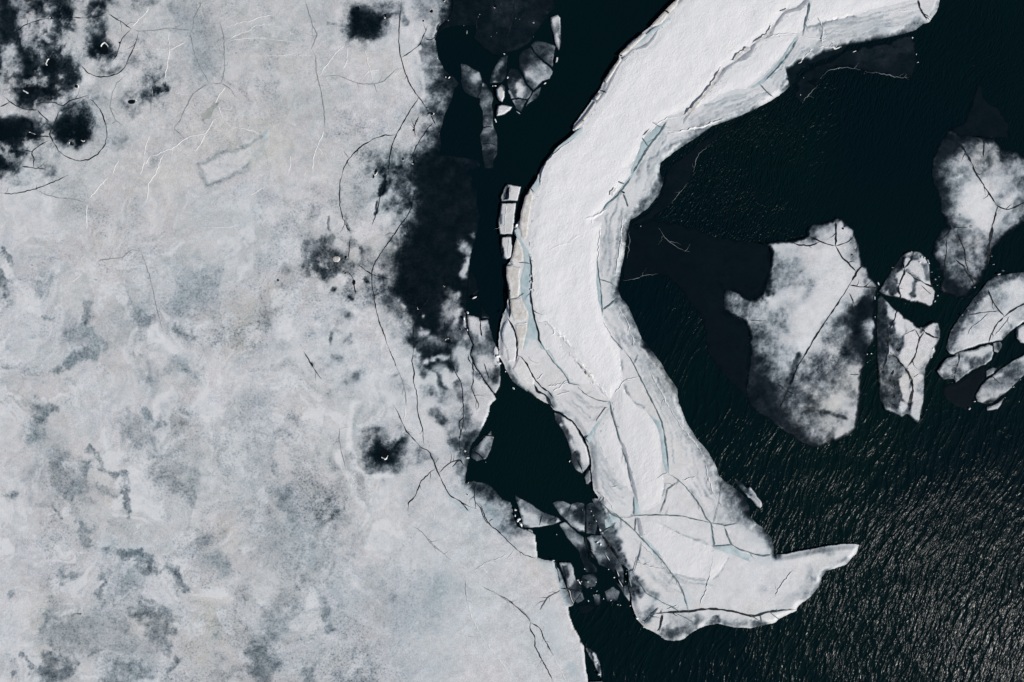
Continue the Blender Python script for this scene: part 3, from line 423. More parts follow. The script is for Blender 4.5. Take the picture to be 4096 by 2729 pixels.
# ------------------------------------------------------------------ floes east of the arch
SHELF_E = '21: 1150 470, 1260 460, 1360 405, 1500 420, 1700 470, 1950 560, 2240 600 | 31: 100 600, 180 640, 190 850, 90 1080, -10 1110 | 21: 2120 1030, 2015 1020, 1970 950, 2010 1040, 2015 1220, 2150 1290, 2230 1400 | 32: 0 120, -20 300, 20 500 | 22: 2200 420, 2100 310, 1960 160, 1870 20 | 21: 1850 1400, 1800 1260, 1700 1120, 1600 990, 1500 905, 1350 895, 1200 935, 1105 950, 1130 760'
PATCH('w', .93, 40, '21: 1900 900, 2240 1000 | 31: 0 500, 500 400, 860 340, 1200 900, 1160 1568 | 32: 1100 300, 1000 700, 600 950, 0 560 | 22: 2100 300 | 21: 1990 1500, 1900 1250')
PATCH('w', .42, 40, '31: 520 520, 600 440, 740 410, 850 430, 910 460, 940 540, 1000 760, 1050 830, 1130 960, 1160 1020, 1140 1060, 1130 1060, 920 1150, 950 1200, 880 1290, 840 1500 | 32: 760 60, 980 20, 1010 200, 1000 400, 960 680, 780 800, 640 860, 420 600, 290 480, 180 400 | 31: -60 1300, 40 1100, 190 960, 200 700, 360 600')
PATCH('w', .5, 30, '21: 2020 1080, 2100 1040, 2240 1090 | 31: 40 1120, 60 1300 | 21: 2160 1250, 2060 1220')
for v, r, f, p in ((.9, 34, 26, '31: 110 700, 90 900, 60 1030'), (.05, 120, 60, '31: 560 720, 700 800, 820 860, 760 960, 640 1080, 560 1250, 520 1480'), (.02, 90, 50, '31: 700 1060, 620 1240, 540 1400 | 32: 480 40'), (.03, 70, 40, '31: 680 720, 800 850, 880 900'), (.15, 44, 40, '31: 420 640, 280 640'), (.12, 44, 30, '31: 430 760, 230 630'),
    (.45, 60, 50, '31: 340 880, 420 1000'), (.4, 50, 44, '31: 330 1080, 230 1190'), (.12, 50, 40, '31: 130 1160, 420 1060'), (.55, 50, 44, '31: 620 460, 560 520'), (.22, 34, 30, '31: 720 560, 730 460'), (.12, 34, 30, '31: 830 450, 860 570'), (.04, 44, 34, '31: 860 680, 820 640'), (.3, 40, 34, '31: 950 730, 960 640'), (.2, 50, 40, '31: 1000 960, 1040 1040'), (.45, 30, 26, '31: 1040 870, 1080 960'), (.5, 30, 26, '31: 1120 1000, 1000 1130'),
    (.05, 22, 16, '31: 960 930, 970 990, 880 1100, 740 1270', ), (.3, 40, 34, '31: 900 1170, 850 1280'), (.97, 70, 30, '31: 1000 1240, 1000 1400, 960 1340, 1040 1480'), (.95, 40, 34, '31: 1050 1160, 1100 1180'), (.3, 34, 22, '31: 1090 1340, 1090 1420'), (.8, 40, 34, '31: 850 1400, 900 1300'), (.5, 60, 44, '31: 720 1500, 780 1420'), (.85, 50, 40, '31: 960 1540 | 32: 880 30'),
    (.35, 50, 40, '31: 100 1350, 60 1260, 200 1350'), (.6, 50, 44, '31: 30 1480, 60 1400'), (.75, 30, 24, '32: 140 140, 160 160'), (.35, 60, 50, '32: 300 100, 220 60, 120 60'), (.9, 60, 50, '32: 0 120, 60 330, 180 520'), (.9, 50, 40, '32: 250 520, 400 660, 520 780'), (.7, 60, 50, '32: 260 420, 340 500'), (.05, 50, 36, '32: 600 10, 700 60, 720 30'), (.55, 60, 40, '32: 640 130, 560 160'), (.55, 50, 40, '32: 760 200, 830 160'), (.2, 34, 24, '32: 660 340, 640 300'), (.1, 44, 34, '32: 780 450, 840 460, 750 500'), (.5, 60, 50, '32: 560 300, 420 330'), (.3, 60, 50, '32: 480 640, 560 700'), (.15, 60, 44, '32: 880 640, 940 560'), (.1, 24, 18, '32: 840 760, 780 780'), (.3, 30, 24, '32: 940 200, 960 330'), (.7, 10, 8, '32: 380 380, 450 440, 520 500, 640 540, 760 570, 850 595'), (.72, 9, 8, '32: 440 40, 400 160, 340 300'), (.6, 60, 50, '32: 500 560, 400 450')): DAB('w', v, r*1.4, f*1.5, p)
PATCH('w', .88, 70, '32: -60 60, 110 90, 240 360, 380 560, 600 870, 480 870, 0 540')
DAB('m', .6, 90, 60, '31: 760 860, 640 1000'); DAB('m', .8, 90, 60, '32: 640 130, 720 40'); DAB('m', .6, 50, 40, '31: 700 1460'); DAB('s', .6, 90, 60, '31: 700 780, 800 860, 700 1080, 580 1340'); DAB('s', .5, 60, 44, '31: 480 1080, 520 1420')
# star-cracked floe
PATCH('w', .68, 24, 'R: 430 80, 640 0, 740 200, 800 370, 720 520, 480 450, 270 380')
for v, r, f, p in ((.02, 38, 14, 'R: 580 150, 640 190, 690 260', ), (.02, 30, 12, 'R: 720 300, 740 330'), (.02, 40, 12, 'R: 510 260, 520 320, 545 420'), (.02, 30, 10, 'R: 500 370, 500 420'), (.05, 50, 14, 'R: 650 340, 670 400, 720 430, 680 440, 740 400'), (.05, 26, 10, 'R: 630 320, 650 440, 720 490, 770 380'), (.1, 26, 16, 'R: 520 110, 510 130'), (.1, 22, 14, 'R: 470 200, 450 230'), (.05, 22, 12, 'R: 440 420'), (.2, 14, 10, 'R: 365 285'), (.15, 16, 12, 'R: 330 370'), (.55, 14, 10, 'R: 580 300, 590 400'), (.5, 20, 16, 'R: 640 60, 700 150, 710 230'), (.05, 12, 8, 'R: 650 100, 680 110'), (.3, 16, 12, 'R: 630 30'), (.72, 30, 24, 'R: 380 200, 330 300'), (.85, 20, 18, 'R: 470 60, 420 130')): DAB('w', v, r*1.2, f*.9, p, .4)
# finger floe
PATCH('w', .68, 24, 'R: 250 420, 440 540, 660 690, 840 660, 840 780, 760 980, 690 1250, 680 1450, 625 1570, 450 1500, 270 1300, 240 800')
for v, r, f, p in ((.05, 30, 16, 'R: 370 560, 400 590'), (.02, 36, 12, 'R: 455 600, 450 680, 450 720'), (.04, 30, 12, 'R: 540 650, 560 700, 590 680'), (.02, 40, 10, 'R: 560 780, 540 880, 530 980', ), (.02, 30, 10, 'R: 590 760, 620 790, 580 880'), (.02, 40, 10, 'R: 690 760, 650 860, 610 1000, 580 1080'), (.02, 30, 10, 'R: 740 680, 750 760, 690 880, 640 1020'), (.02, 20, 10, 'R: 770 660, 780 730'), (.0, 34, 12, 'R: 630 1150, 610 1260, 620 1380, 600 1460'), (.02, 28, 12, 'R: 510 1150, 510 1230, 530 1320'), (.05, 20, 12, 'R: 480 1170, 490 1250'), (.04, 22, 12, 'R: 380 860, 385 900'), (.15, 14, 10, 'R: 350 690'), (.15, 18, 14, 'R: 390 780'), (.2, 24, 18, 'R: 470 1080'), (.12, 20, 14, 'R: 495 1400, 480 1440'), (.8, 26, 24, 'R: 290 500, 290 700, 300 900'), (.85, 26, 24, 'R: 260 560, 260 800'), (.6, 40, 36, 'R: 420 800, 440 840'), (.68, 60, 46, 'R: 330 1200, 350 1320'), (.45, 34, 30, 'R: 370 980, 420 1060'), (.3, 22, 18, 'R: 700 1000, 670 1080'), (.15, 20, 16, 'R: 760 880, 760 950'), (.45, 16, 14, 'R: 690 1150, 680 1300, 670 1440'), (.6, 20, 18, 'R: 820 700, 810 800'), (.35, 18, 16, 'R: 650 1210, 660 1290')): DAB('w', v, r*1.2, f*.9, p, .4)
# upper right floe
PATCH('w', .92, 40, 'Q: 300 200, 700 130, 1400 100, 1500 1700, 400 1700, 280 1100, 280 500')
PATCH('w', .42, 46, 'Q: 380 520, 420 430, 520 380, 560 320, 620 250, 760 230, 860 300, 930 400, 1000 380, 1140 420, 1500 460, 1500 900, 1080 1000, 920 1120, 830 1230, 760 1300, 740 1480, 690 1540, 600 1500, 480 1420, 440 1300, 380 1250, 360 1150, 440 1040, 490 1000, 450 800, 420 640')
for v, r, f, p in ((.02, 90, 40, 'Q: 690 720, 740 820, 720 900, 640 850, 800 960'), (.02, 50, 26, 'Q: 780 620, 840 670'), (.05, 40, 30, 'Q: 960 800, 1020 760'), (.12, 34, 30, 'Q: 650 500, 700 560, 620 440'), (.25, 50, 40, 'Q: 580 480, 640 420'), (.2, 60, 40, 'Q: 860 540, 960 640'), (.3, 40, 34, 'Q: 1080 480, 1150 520'), (.35, 40, 34, 'Q: 820 290, 850 360'), (.62, 26, 24, 'Q: 650 300, 640 340'), (.68, 30, 26, 'Q: 1090 640, 1120 600'), (.05, 40, 30, 'Q: 920 900, 880 960, 960 870'), (.3, 50, 44, 'Q: 1000 960, 920 1040'), (.35, 40, 34, 'Q: 560 960, 620 1010'), (.4, 50, 40, 'Q: 700 1120, 640 1100'), (.6, 34, 28, 'Q: 530 1140, 560 1260, 540 1160'), (.62, 34, 30, 'Q: 660 1180, 690 1260'), (.25, 24, 20, 'Q: 710 1230'), (.3, 30, 26, 'Q: 660 1400'), (.6, 60, 50, 'Q: 540 1430, 620 1490'), (.4, 40, 34, 'Q: 480 1330, 390 1200'), (.85, 36, 26, 'Q: 400 700, 410 900, 420 1000'), (.6, 16, 14, 'Q: 370 570'), (.9, 50, 40, 'Q: 440 320, 380 380'), (.15, 14, 9, 'Q: 530 560'), (.2, 14, 9, 'Q: 778 458'), (.2, 16, 9, 'Q: 552 915'), (.2, 18, 10, 'Q: 650 1020'), (.15, 9, 6, 'Q: 508 1043'), (.25, 14, 10, 'Q: 478 1255'), (.2, 10, 8, 'Q: 695 495')): DAB('w', v, r, f, p)
DAB('s', .7, 90, 50, 'Q: 690 740, 740 840, 720 920')
# lower right floes
PATCH('w', .2, 40, 'R: 1200 380, 1300 270, 1500 250, 1800 200, 1800 500, 1470 700, 1260 830, 950 930, 900 860, 960 720')
for v, r, f, p in ((.55, 40, 36, 'R: 1260 290, 1400 230, 1560 215'), (.75, 26, 24, 'R: 1240 280, 1320 215'), (.45, 50, 44, 'R: 1190 400, 1100 500, 1010 620, 950 720, 920 830'), (.7, 22, 20, 'R: 1180 370, 1060 530, 970 650, 910 760, 890 860'), (.02, 60, 44, 'R: 1420 380, 1500 340, 1480 420'), (.02, 60, 50, 'R: 1330 620, 1200 740, 1080 820'), (.04, 30, 24, 'R: 1260 500, 1240 440'), (.3, 26, 24, 'R: 1150 680, 1120 720'), (.06, 50, 40, 'R: 1500 600, 1360 760'), (.55, 24, 22, 'R: 1560 640, 1480 700, 1400 790'), (.35, 24, 20, 'R: 1500 560, 1530 600'), (.3, 60, 44, 'R: 1340 480, 1360 400'), (.7, 30, 26, 'R: 1340 860, 1370 890')): DAB('w', v, r, f, p)
PATCH('w', .35, 30, 'R: 1000 900, 1260 840, 1305 860, 1300 960, 1230 1030, 1120 1080, 1040 1140, 960 1195, 850 1160, 800 1110, 830 1020, 880 970')
for v, r, f, p in ((.05, 34, 26, 'R: 1240 870, 1180 920, 1080 910'), (.55, 34, 30, 'R: 1200 1000, 1100 1030'), (.5, 30, 26, 'R: 1000 1150, 1040 1090'), (.5, 20, 16, 'R: 940 1060'), (.25, 34, 30, 'R: 900 1000, 860 1060'), (.65, 30, 26, 'R: 860 1150, 900 1160'), (.2, 24, 20, 'R: 1040 1060')): DAB('w', v, r, f, p)
PATCH('w', .52, 40, 'R: 1900 900, 1400 1050, 1190 1210, 1140 1310, 1160 1370, 1250 1450, 1350 1440, 1700 1080')
for v, r, f, p in ((.12, 34, 28, 'R: 1270 1330, 1240 1340'), (.2, 40, 34, 'R: 1220 1260, 1340 1280'), (.2, 30, 26, 'R: 1320 1400, 1290 1420'), (.62, 40, 36, 'R: 1480 1080, 1400 1120'), (.5, 40, 36, 'R: 1540 1020, 1560 1100'), (.15, 16, 12, 'R: 1360 1120, 1290 1150'), (.35, 40, 30, 'R: 1400 1240'), (.8, 16, 12, 'R: 1260 1395, 1340 1350, 1400 1310')): DAB('w', v, r, f, p)
PATCH('w', .9, 20, 'R: 1040 1200, 1220 1030, 1240 1090, 1190 1190, 1130 1330, 1110 1420, 1060 1440, 940 1380, 860 1260')
PATCH('w', .03, 16, 'R: 1480 640, 1800 600, 1800 900, 1500 860'); DAB('w', .6, 12, 12, 'R: 1508 700, 1510 790, 1560 845')
DAB('w', .66, 34, 30, 'R: 1060 1390, 1000 1380'); DAB('w', .6, 30, 26, 'R: 1270 1080, 1310 1070')
# slab chain, sliver
PATCH('w', .04, 10, '21: -40 60, 230 60, 230 800, -40 800', .1); DAB('w', .8, 22, 18, '21: 40 130, 40 200', .5); DAB('w', .5, 24, 20, '21: 0 300, 10 420'); DAB('w', .6, 14, 12, '21: 5 620, 10 720, 60 770'); DAB('h', .4, 40, 36, '21: 100 160, 80 360, 60 480, 60 640'); DAB('b', .5, 12, 10, '21: 20 245, 140 250'); DAB('b', .5, 14, 10, '21: 100 600, 90 700')
PATCH('w', .3, 10, '22: 2080 1130, 2300 1300, 2280 1500 | 32: 130 1450, 0 1200', .2); DAB('w', .75, 18, 16, '22: 2120 1160, 2220 1240')
DAB('w', .1, 18, 12, '22: 2200 1300 | 32: 20 1330, 90 1400')
# north-west fan
PATCH('w', .93, 30, 'N: 400 -100, 1600 -100, 1600 350, 1100 450, 380 480')
PATCH('w', .74, 30, 'N: 520 540, 740 640, 850 850, 890 1300, 840 1520, 740 1510, 700 1200, 700 900, 560 830')
for v, r, f, p in ((.22, 34, 30, 'N: 650 690, 700 670'), (.55, 44, 40, 'N: 600 610, 580 580'), (.85, 50, 44, 'N: 590 760, 560 800'), (.15, 16, 12, 'N: 752 738'), (.55, 40, 34, 'N: 780 830'), (.42, 40, 30, 'N: 770 940, 790 900'), (.62, 40, 36, 'N: 790 1000'), (.4, 30, 26, 'N: 800 1110, 770 1170'), (.7, 60, 50, 'N: 780 1230, 840 1220'), (.86, 60, 50, 'N: 790 1380, 800 1460'), (.6, 18, 16, 'N: 735 1300, 860 1310'), (.6, 24, 20, 'N: 760 1060')): DAB('w', v, r, f, p)
PATCH('w', .72, 26, 'N: 780 760, 880 500, 960 470, 1250 340, 1400 390, 1400 640, 1150 960, 1080 1010, 960 800')
for v, r, f, p in ((.04, 40, 26, 'N: 1150 650, 1190 670'), (.12, 34, 26, 'N: 1280 600, 1270 630'), (.06, 26, 20, 'N: 1270 715, 1330 690'), (.35, 44, 40, 'N: 1200 600, 1330 660, 1220 720'), (.9, 50, 44, 'N: 1080 500, 1130 460'), (.8, 44, 40, 'N: 1170 530, 1060 600'), (.55, 34, 30, 'N: 1350 430, 1340 560'), (.7, 34, 30, 'N: 1250 430'), (.0, 28, 20, 'N: 1060 770, 1090 820, 1065 860'), (.9, 40, 34, 'N: 1010 610, 1030 640'), (.55, 30, 26, 'N: 1140 830, 1180 800'), (.62, 40, 34, 'N: 1080 930'), (.5, 30, 26, 'N: 1240 800, 1150 900'), (.85, 50, 40, 'N: 920 580, 920 700'), (.5, 16, 14, 'N: 905 560, 840 680'), (.3, 14, 10, 'N: 975 820, 1000 880')): DAB('w', v, r, f, p)
PATCH('w', .35, 16, 'N: 1330 100, 1460 100, 1470 480, 1390 480', .3); DAB('w', .05, 22, 16, 'N: 1390 150, 1370 190'); DAB('w', .5, 20, 16, 'N: 1400 240'); DAB('w', .0, 24, 18, 'N: 1400 320, 1410 360'); DAB('w', .7, 10, 9, 'N: 1445 160, 1448 400')
PATCH('w', .02, 10, 'N: 840 720, 1030 930, 1000 1010, 850 1070', .1); PATCH('w', .02, 8, 'N: 1370 490, 1440 490, 1440 590, 1370 590', .1); DAB('h', .6, 20, 16, 'N: 900 800, 930 860')
DAB('w', .55, 30, 26, 'N: 1070 40'); DAB('w', .72, 60, 50, 'N: 960 60, 920 120'); DAB('w', .7, 20, 18, 'N: 1200 200'); DAB('w', .55, 12, 10, 'N: 598 290, 595 350')
# triangle of broken floes
PATCH('w', .58, 20, 'T: 780 390, 1560 420, 1800 1000, 1800 1300, 1300 1420, 1180 1000')
for v, r, f, p in ((.3, 30, 26, 'T: 850 480, 880 520'), (.45, 40, 34, 'T: 900 520, 980 540'), (.03, 30, 22, 'T: 870 570, 940 590, 1010 620'), (.12, 44, 34, 'T: 920 640, 960 660, 1000 690'), (.06, 20, 14, 'T: 1060 650, 1080 670'), (.5, 30, 26, 'T: 1040 570, 1060 600'), (.7, 34, 30, 'T: 1100 610, 1120 540'), (.15, 16, 12, 'T: 1190 620'), (.08, 22, 14, 'T: 1225 550'), (.04, 18, 14, 'T: 1280 590, 1340 650, 1410 690', ), (.45, 24, 20, 'T: 1250 610, 1320 690'), (.85, 60, 50, 'T: 1400 560, 1330 540'), (.4, 26, 22, 'T: 1310 520, 1260 500'), (.15, 20, 14, 'T: 1470 680'), (.8, 40, 34, 'T: 1490 560, 1500 700'), (.25, 30, 24, 'T: 1230 660, 1290 690'), (.4, 34, 30, 'T: 1330 800, 1380 830'), (.6, 30, 26, 'T: 1290 760'), (.12, 14, 10, 'T: 1390 850'), (.93, 50, 40, 'T: 1440 1020, 1420 930, 1490 1080'), (.2, 24, 18, 'T: 1480 800, 1500 870, 1500 940'), (.03, 20, 14, 'T: 1560 830, 1580 860'), (.7, 60, 50, 'T: 1600 920, 1680 1000'), (.45, 20, 18, 'T: 1560 980, 1630 950'), (.9, 40, 36, 'T: 1740 1140, 1640 1040'), (.1, 40, 24, 'T: 1230 1040, 1290 1090, 1310 1170'), (.3, 30, 26, 'T: 1320 1060, 1330 1190'), (.75, 26, 22, 'T: 1240 1060, 1250 1120'), (.85, 40, 30, 'T: 1360 1260, 1390 1200'), (.7, 24, 20, 'T: 1310 1240')): DAB('w', v, r, f, p)
# crescent slab and pond floe
PATCH('w', .3, 20, '22: 460 530, 640 600, 830 860, 840 1200, 740 1220, 560 760', .3)
for v, r, f, p in ((.72, 34, 28, '22: 540 620, 570 700, 620 790'), (.02, 34, 22, '22: 600 620, 680 750, 750 900, 770 990'), (.75, 34, 28, '22: 650 960, 690 1040'), (.12, 14, 10, '22: 640 840, 670 880'), (.3, 24, 20, '22: 700 1090, 740 1100'), (.45, 20, 18, '22: 790 1110, 780 1170'), (.05, 14, 10, '22: 560 690')): DAB('w', v, r, f, p)
PATCH('w', .65, 16, '12: 1960 840, 2170 710, 2200 800, 2110 1010, 1960 990'); DAB('w', .25, 24, 20, '12: 2110 880, 2130 800'); DAB('w', .85, 26, 22, '12: 2010 880, 1990 930'); DAB('w', .1, 8, 6, '12: 2105 970')
# skim ice shelves
PATCH('w', .935, 8, '30: 300 600, 900 380, 1480 320, 1520 560, 1480 720, 440 1000', .1); DAB('w', .72, 50, 50, '30: 1300 400, 1420 400', 1); DAB('w', .82, 60, 60, '30: 1050 480, 1250 480', 1); DAB('w', .6, 8, 6, '30: 1355 455, 1400 410')
PATCH('w', .955, 10, SHELF_E, .3)
for q in ('21: 1420 460, 1560 620, 1700 700', '21: 1800 760, 1950 900', '21: 1500 700, 1650 800', '31: 60 980, 100 1040', '21: 1900 1200, 2000 1350'): DAB('w', .94, 60, 60, q, 1.5)
soften('px: 2830 480, 4330 1960', 40, 14, .15, .8, 96)
soften('px: 1740 -100, 2330 720', 30, 10, .1, .6, 97)
soften('px: 2420 480, 3700 2330', 30, 10, .1, .45, 98)
F['w'] = np.clip(F['w'], 0, 1)
for k in F: F[k] = np.clip(F[k], 0, 1)
# ------------------------------------------------------------------ mesh builders
def samp(ch, px, py):
    i = np.clip(np.interp(px, gx, np.arange(len(gx))), 0, len(gx)-1.001); j = np.clip(np.interp(py, gy, np.arange(len(gy))), 0, len(gy)-1.001)
    a = i.astype(int); b = j.astype(int); fx = i-a; fy = j-b; A = F[ch]
    return (A[b, a]*(1-fx)+A[b, a+1]*fx)*(1-fy)+(A[b+1, a]*(1-fx)+A[b+1, a+1]*fx)*fy
def height(px, py, top): return .014 + (top*(1-sm(.15, .92, samp('w', px, py))) + (fbm(px, py, 60, 41, 4)-.5)*.05*min(top*5, 1))*1.0
def mesh_from(name, v, quads, mat, attrs=None, flat_from=None):
    me = bpy.data.meshes.new(name); nv = len(v); nf = len(quads)
    me.vertices.add(nv); me.vertices.foreach_set('co', np.asarray(v, np.float32).ravel())
    me.loops.add(nf*4); me.loops.foreach_set('vertex_index', np.asarray(quads, np.int32).ravel())
    me.polygons.add(nf); me.polygons.foreach_set('loop_start', np.arange(0, nf*4, 4, dtype=np.int32))
    smooth = np.ones(nf, bool)
    if flat_from is not None: smooth[flat_from:] = False
    me.polygons.foreach_set('use_smooth', smooth)
    if attrs:
        for k, a in attrs.items(): me.attributes.new(k, 'FLOAT', 'POINT').data.foreach_set('value', np.asarray(a, np.float32))
    me.update(calc_edges=True); me.validate(); me.materials.append(mat)
    o = bpy.data.objects.new(name, me); col.objects.link(o)
    return o
def place(o, origin, parent=None):
    """origin in photograph pixels for a thing; a part shares its thing's origin"""
    if parent is not None: o.parent = parent
    else: o.location = (float(X(origin[0])), float(Y(origin[1])), 0)
def tag(o, label, cat, group=None, kind=None):
    o['label'] = label; o['category'] = cat
    if group: o['group'] = group
    if kind: o['kind'] = kind
    return o
ORG = {}
def sheet(name, text, mat, top=.2, step=3.0, ragged=6.0, edge=16.0, parent=None, rise=None, axes=None, thick=.35, wet=None, feather=0):
    """a floating sheet (or, with rise, a plate lying on its parent) with a ragged traced outline, real thickness and a rounded rim"""
    pts = P(text) if isinstance(text, str) else np.asarray(text)
    if axes is None:
        x0, y0 = pts.min(0)-12; x1, y1 = pts.max(0)+12
        ax, ay = np.arange(x0, x1+step, step), np.arange(y0, y1+step, step)
    else: ax, ay = axes
    AX, AY = np.meshgrid(ax, ay)
    rx = AX+(fbm(AX, AY, 22, 31, 4, .6)-.5)*2*ragged; ry = AY+(fbm(AX, AY, 22, 32, 4, .6)-.5)*2*ragged
    reach = max(edge*1.3, 40)
    d = np.full(AX.shape, reach); n = len(pts)
    for i in range(n):
        sg = np.array([pts[i], pts[(i+1) % n]]); lo = sg.min(0)-reach-8; hi = sg.max(0)+reach+8
        w = (slice(np.searchsorted(ay, lo[1]), np.searchsorted(ay, hi[1])), slice(np.searchsorted(ax, lo[0]), np.searchsorted(ax, hi[0])))
        if AX[w].size: d[w] = np.minimum(d[w], seg_dist(sg, rx[w], ry[w], reach, False))
    ins = inside(pts, rx, ry); s = np.where(ins, d, -d)
    gyy, gxx = np.gradient(s, ay, ax); g = np.hypot(gxx, gyy)+1e-6
    cell = ins[:-1, :-1] | ins[1:, :-1] | ins[:-1, 1:] | ins[1:, 1:]
    if not cell.any(): raise ValueError(name)
    used = np.zeros(AX.shape, bool)
    for a, b in ((0, 0), (1, 0), (0, 1), (1, 1)): used[a:a+cell.shape[0], b:b+cell.shape[1]] |= cell
    mv = used & ~ins; k = np.where(mv, np.clip(-s, 0, step*1.5), 0)
    VX = AX + k*gxx/g; VY = AY + k*gyy/g
    idx = np.full(AX.shape, -1); idx[used] = np.arange(used.sum())
    j, i = np.nonzero(cell)
    q = np.stack([idx[j+1, i], idx[j+1, i+1], idx[j, i+1], idx[j, i]], 1)
    px, py, sd_ = VX[used], VY[used], np.maximum(s[used], 0)
    at = {nm: samp(ch, px, py) for nm, ch in (('wet', 'w'), ('blue', 'b'), ('warm', 'h'), ('snow', 's'), ('mottle', 'm'))}
    if wet is not None: at['wet'] = np.maximum(at['wet'], wet)
    if feather: at['wet'] = np.maximum(at['wet'], 1-sm(0, feather, sd_ + (fbm(px, py, 30, 77, 4, .6)-.5)*feather*.8))
    und = (fbm(px, py, 60, 42, 4)-.5)
    if rise is None:
        z = height(px, py, top)*(.5+.5*sm(0, edge, sd_))
        if wet is not None: z = np.minimum(z, .02)
        z = np.maximum(z, .010); zb = np.full_like(z, -thick)
    else:
        base = height(px, py, top); z = base + rise*sm(-2, edge, sd_) + und*min(.06, rise*.6)*sm(0, 30, sd_); zb = base-.03
    org = ORG.get(parent.name) if parent is not None else pts.mean(0)
    wx, wy = X(px)-X(org[0]), Y(py)-Y(org[1])
    V = np.stack([wx, wy, z], 1)
    E = np.concatenate([q[:, [0, 1]], q[:, [1, 2]], q[:, [2, 3]], q[:, [3, 0]]]); key = np.sort(E, 1); kk = key[:, 0].astype(np.int64)*len(V)+key[:, 1]
    _, first, cnt = np.unique(kk, return_index=True, return_counts=True); B = E[first[cnt == 1]]
    ids = np.unique(B); m = np.full(len(V), -1); m[ids] = np.arange(len(ids))
    nv = len(V); V = np.concatenate([V, V[ids], np.stack([wx[ids], wy[ids], zb[ids]], 1)])
    walls = np.stack([nv+m[B[:, 1]], nv+m[B[:, 0]], nv+len(ids)+m[B[:, 0]], nv+len(ids)+m[B[:, 1]]], 1)
    for nm in at: at[nm] = np.concatenate([at[nm], at[nm][ids], at[nm][ids]])
    o = mesh_from(name, V, np.concatenate([q, walls]), mat, at, len(q))
    place(o, org, parent); ORG[o.name] = org; o['_top'] = top
    if parent is None: o['_top'] = top
    return o
def line(name, parent, text, w, mat, ridge=0.0, jit=1.6, lift=.012, taper=.12, seed=0, top=None, branch=True):
    """a crack or a raised seam: a narrow strip with a real cross-section that follows the ice"""
    pts = P(text) if isinstance(text, str) else text
    top = parent['_top'] if top is None else top
    rnd = random.Random(seed*13+7); org = ORG[parent.name]; Vs, Qs, nv = [], [], 0
    def strip(pts, w, sdv, taper, one_end=False):
        d = np.r_[0, np.cumsum(np.hypot(*np.diff(pts, axis=0).T))]; n = max(int(d[-1]/3.5), 4)
        t = np.linspace(0, d[-1], n); x = np.interp(t, d, pts[:, 0]); y = np.interp(t, d, pts[:, 1])
        ker = np.array([1, 2, 3, 2, 1])/9.0
        if n > 12:
            for a in (x, y): a[2:-2] = np.convolve(a, ker, 'valid')
        tx, ty = np.gradient(x), np.gradient(y); L = np.hypot(tx, ty)+1e-6; nx, ny = -ty/L, tx/L
        off = (vnoise(t/11, t*0+sdv*.7, sdv)-.5)*2*jit + (vnoise(t/40, t*0+sdv*.3, sdv+1)-.5)*1.8*jit
        x = x+nx*off; y = y+ny*off
        e = np.minimum(t+(d[-1] if one_end else 0), d[-1]-t)/(d[-1]*(1 if one_end else taper)+1e-6)
        ww = w*.5*np.clip(e, .22, 1)*(.4+1.2*vnoise(t/18, t*0+sdv*.9, sdv+2))
        rows = []
        for f, dz in ((-1, 0.0), (0, ridge if ridge else -.003), (1, 0.0)):
            px, py = x+nx*ww*f, y+ny*ww*f
            rows.append(np.stack([X(px)-X(org[0]), Y(py)-Y(org[1]), height(px, py, top)+lift+dz*np.clip(e, .3, 1)], 1))
        V = np.concatenate(rows); a = np.arange(n-1)
        q = np.concatenate([np.stack([a+r*n, a+r*n+1, a+(r+1)*n+1, a+(r+1)*n], 1) for r in (0, 1)])
        if np.cross(V[q[0, 1]]-V[q[0, 0]], V[q[0, 2]]-V[q[0, 0]])[2] < 0: q = q[:, ::-1]
        return V, q, x, y, tx/L, ty/L
    V, q, x, y, dx, dy = strip(pts, w, 50+seed, taper); Vs.append(V); Qs.append(q); nv = len(V)
    if branch:
        for k in range(rnd.choice((0, 1, 1, 2, 3)) if len(x) > 24 else 0):      # short splits leaving the main line
            i = rnd.randint(5, len(x)-6); an = rnd.choice((-1, 1))*rnd.uniform(.5, 1.2); L = rnd.uniform(14, 46)
            ux, uy = dx[i]*math.cos(an)-dy[i]*math.sin(an), dx[i]*math.sin(an)+dy[i]*math.cos(an)
            bend = rnd.uniform(-.3, .3); m = np.array([[x[i], y[i]], [x[i]+ux*L*.5, y[i]+uy*L*.5], [x[i]+(ux-uy*bend)*L, y[i]+(uy+ux*bend)*L]])
            bv, bq = strip(m, w*.6, 90+seed*3+k, .5, True)[:2]; Vs.append(bv); Qs.append(bq+nv); nv += len(bv)
    o = mesh_from(name, np.concatenate(Vs), np.concatenate(Qs), mat)
    if ridge: o.data.polygons.foreach_set('use_smooth', np.zeros(len(o.data.polygons), bool))
    o.parent = parent
    return o
_ls = [0]
def cracks(parent, items, mat=None, k=1.0, name='crack', ridge=0, lift=.012, jit=1.5, **kw):
    for it in items:
        _ls[0] += 1; w, text = it
        line(name, parent, text, w*k, mat or M_CRACK, ridge=ridge, lift=lift, seed=_ls[0], jit=jit, **kw)
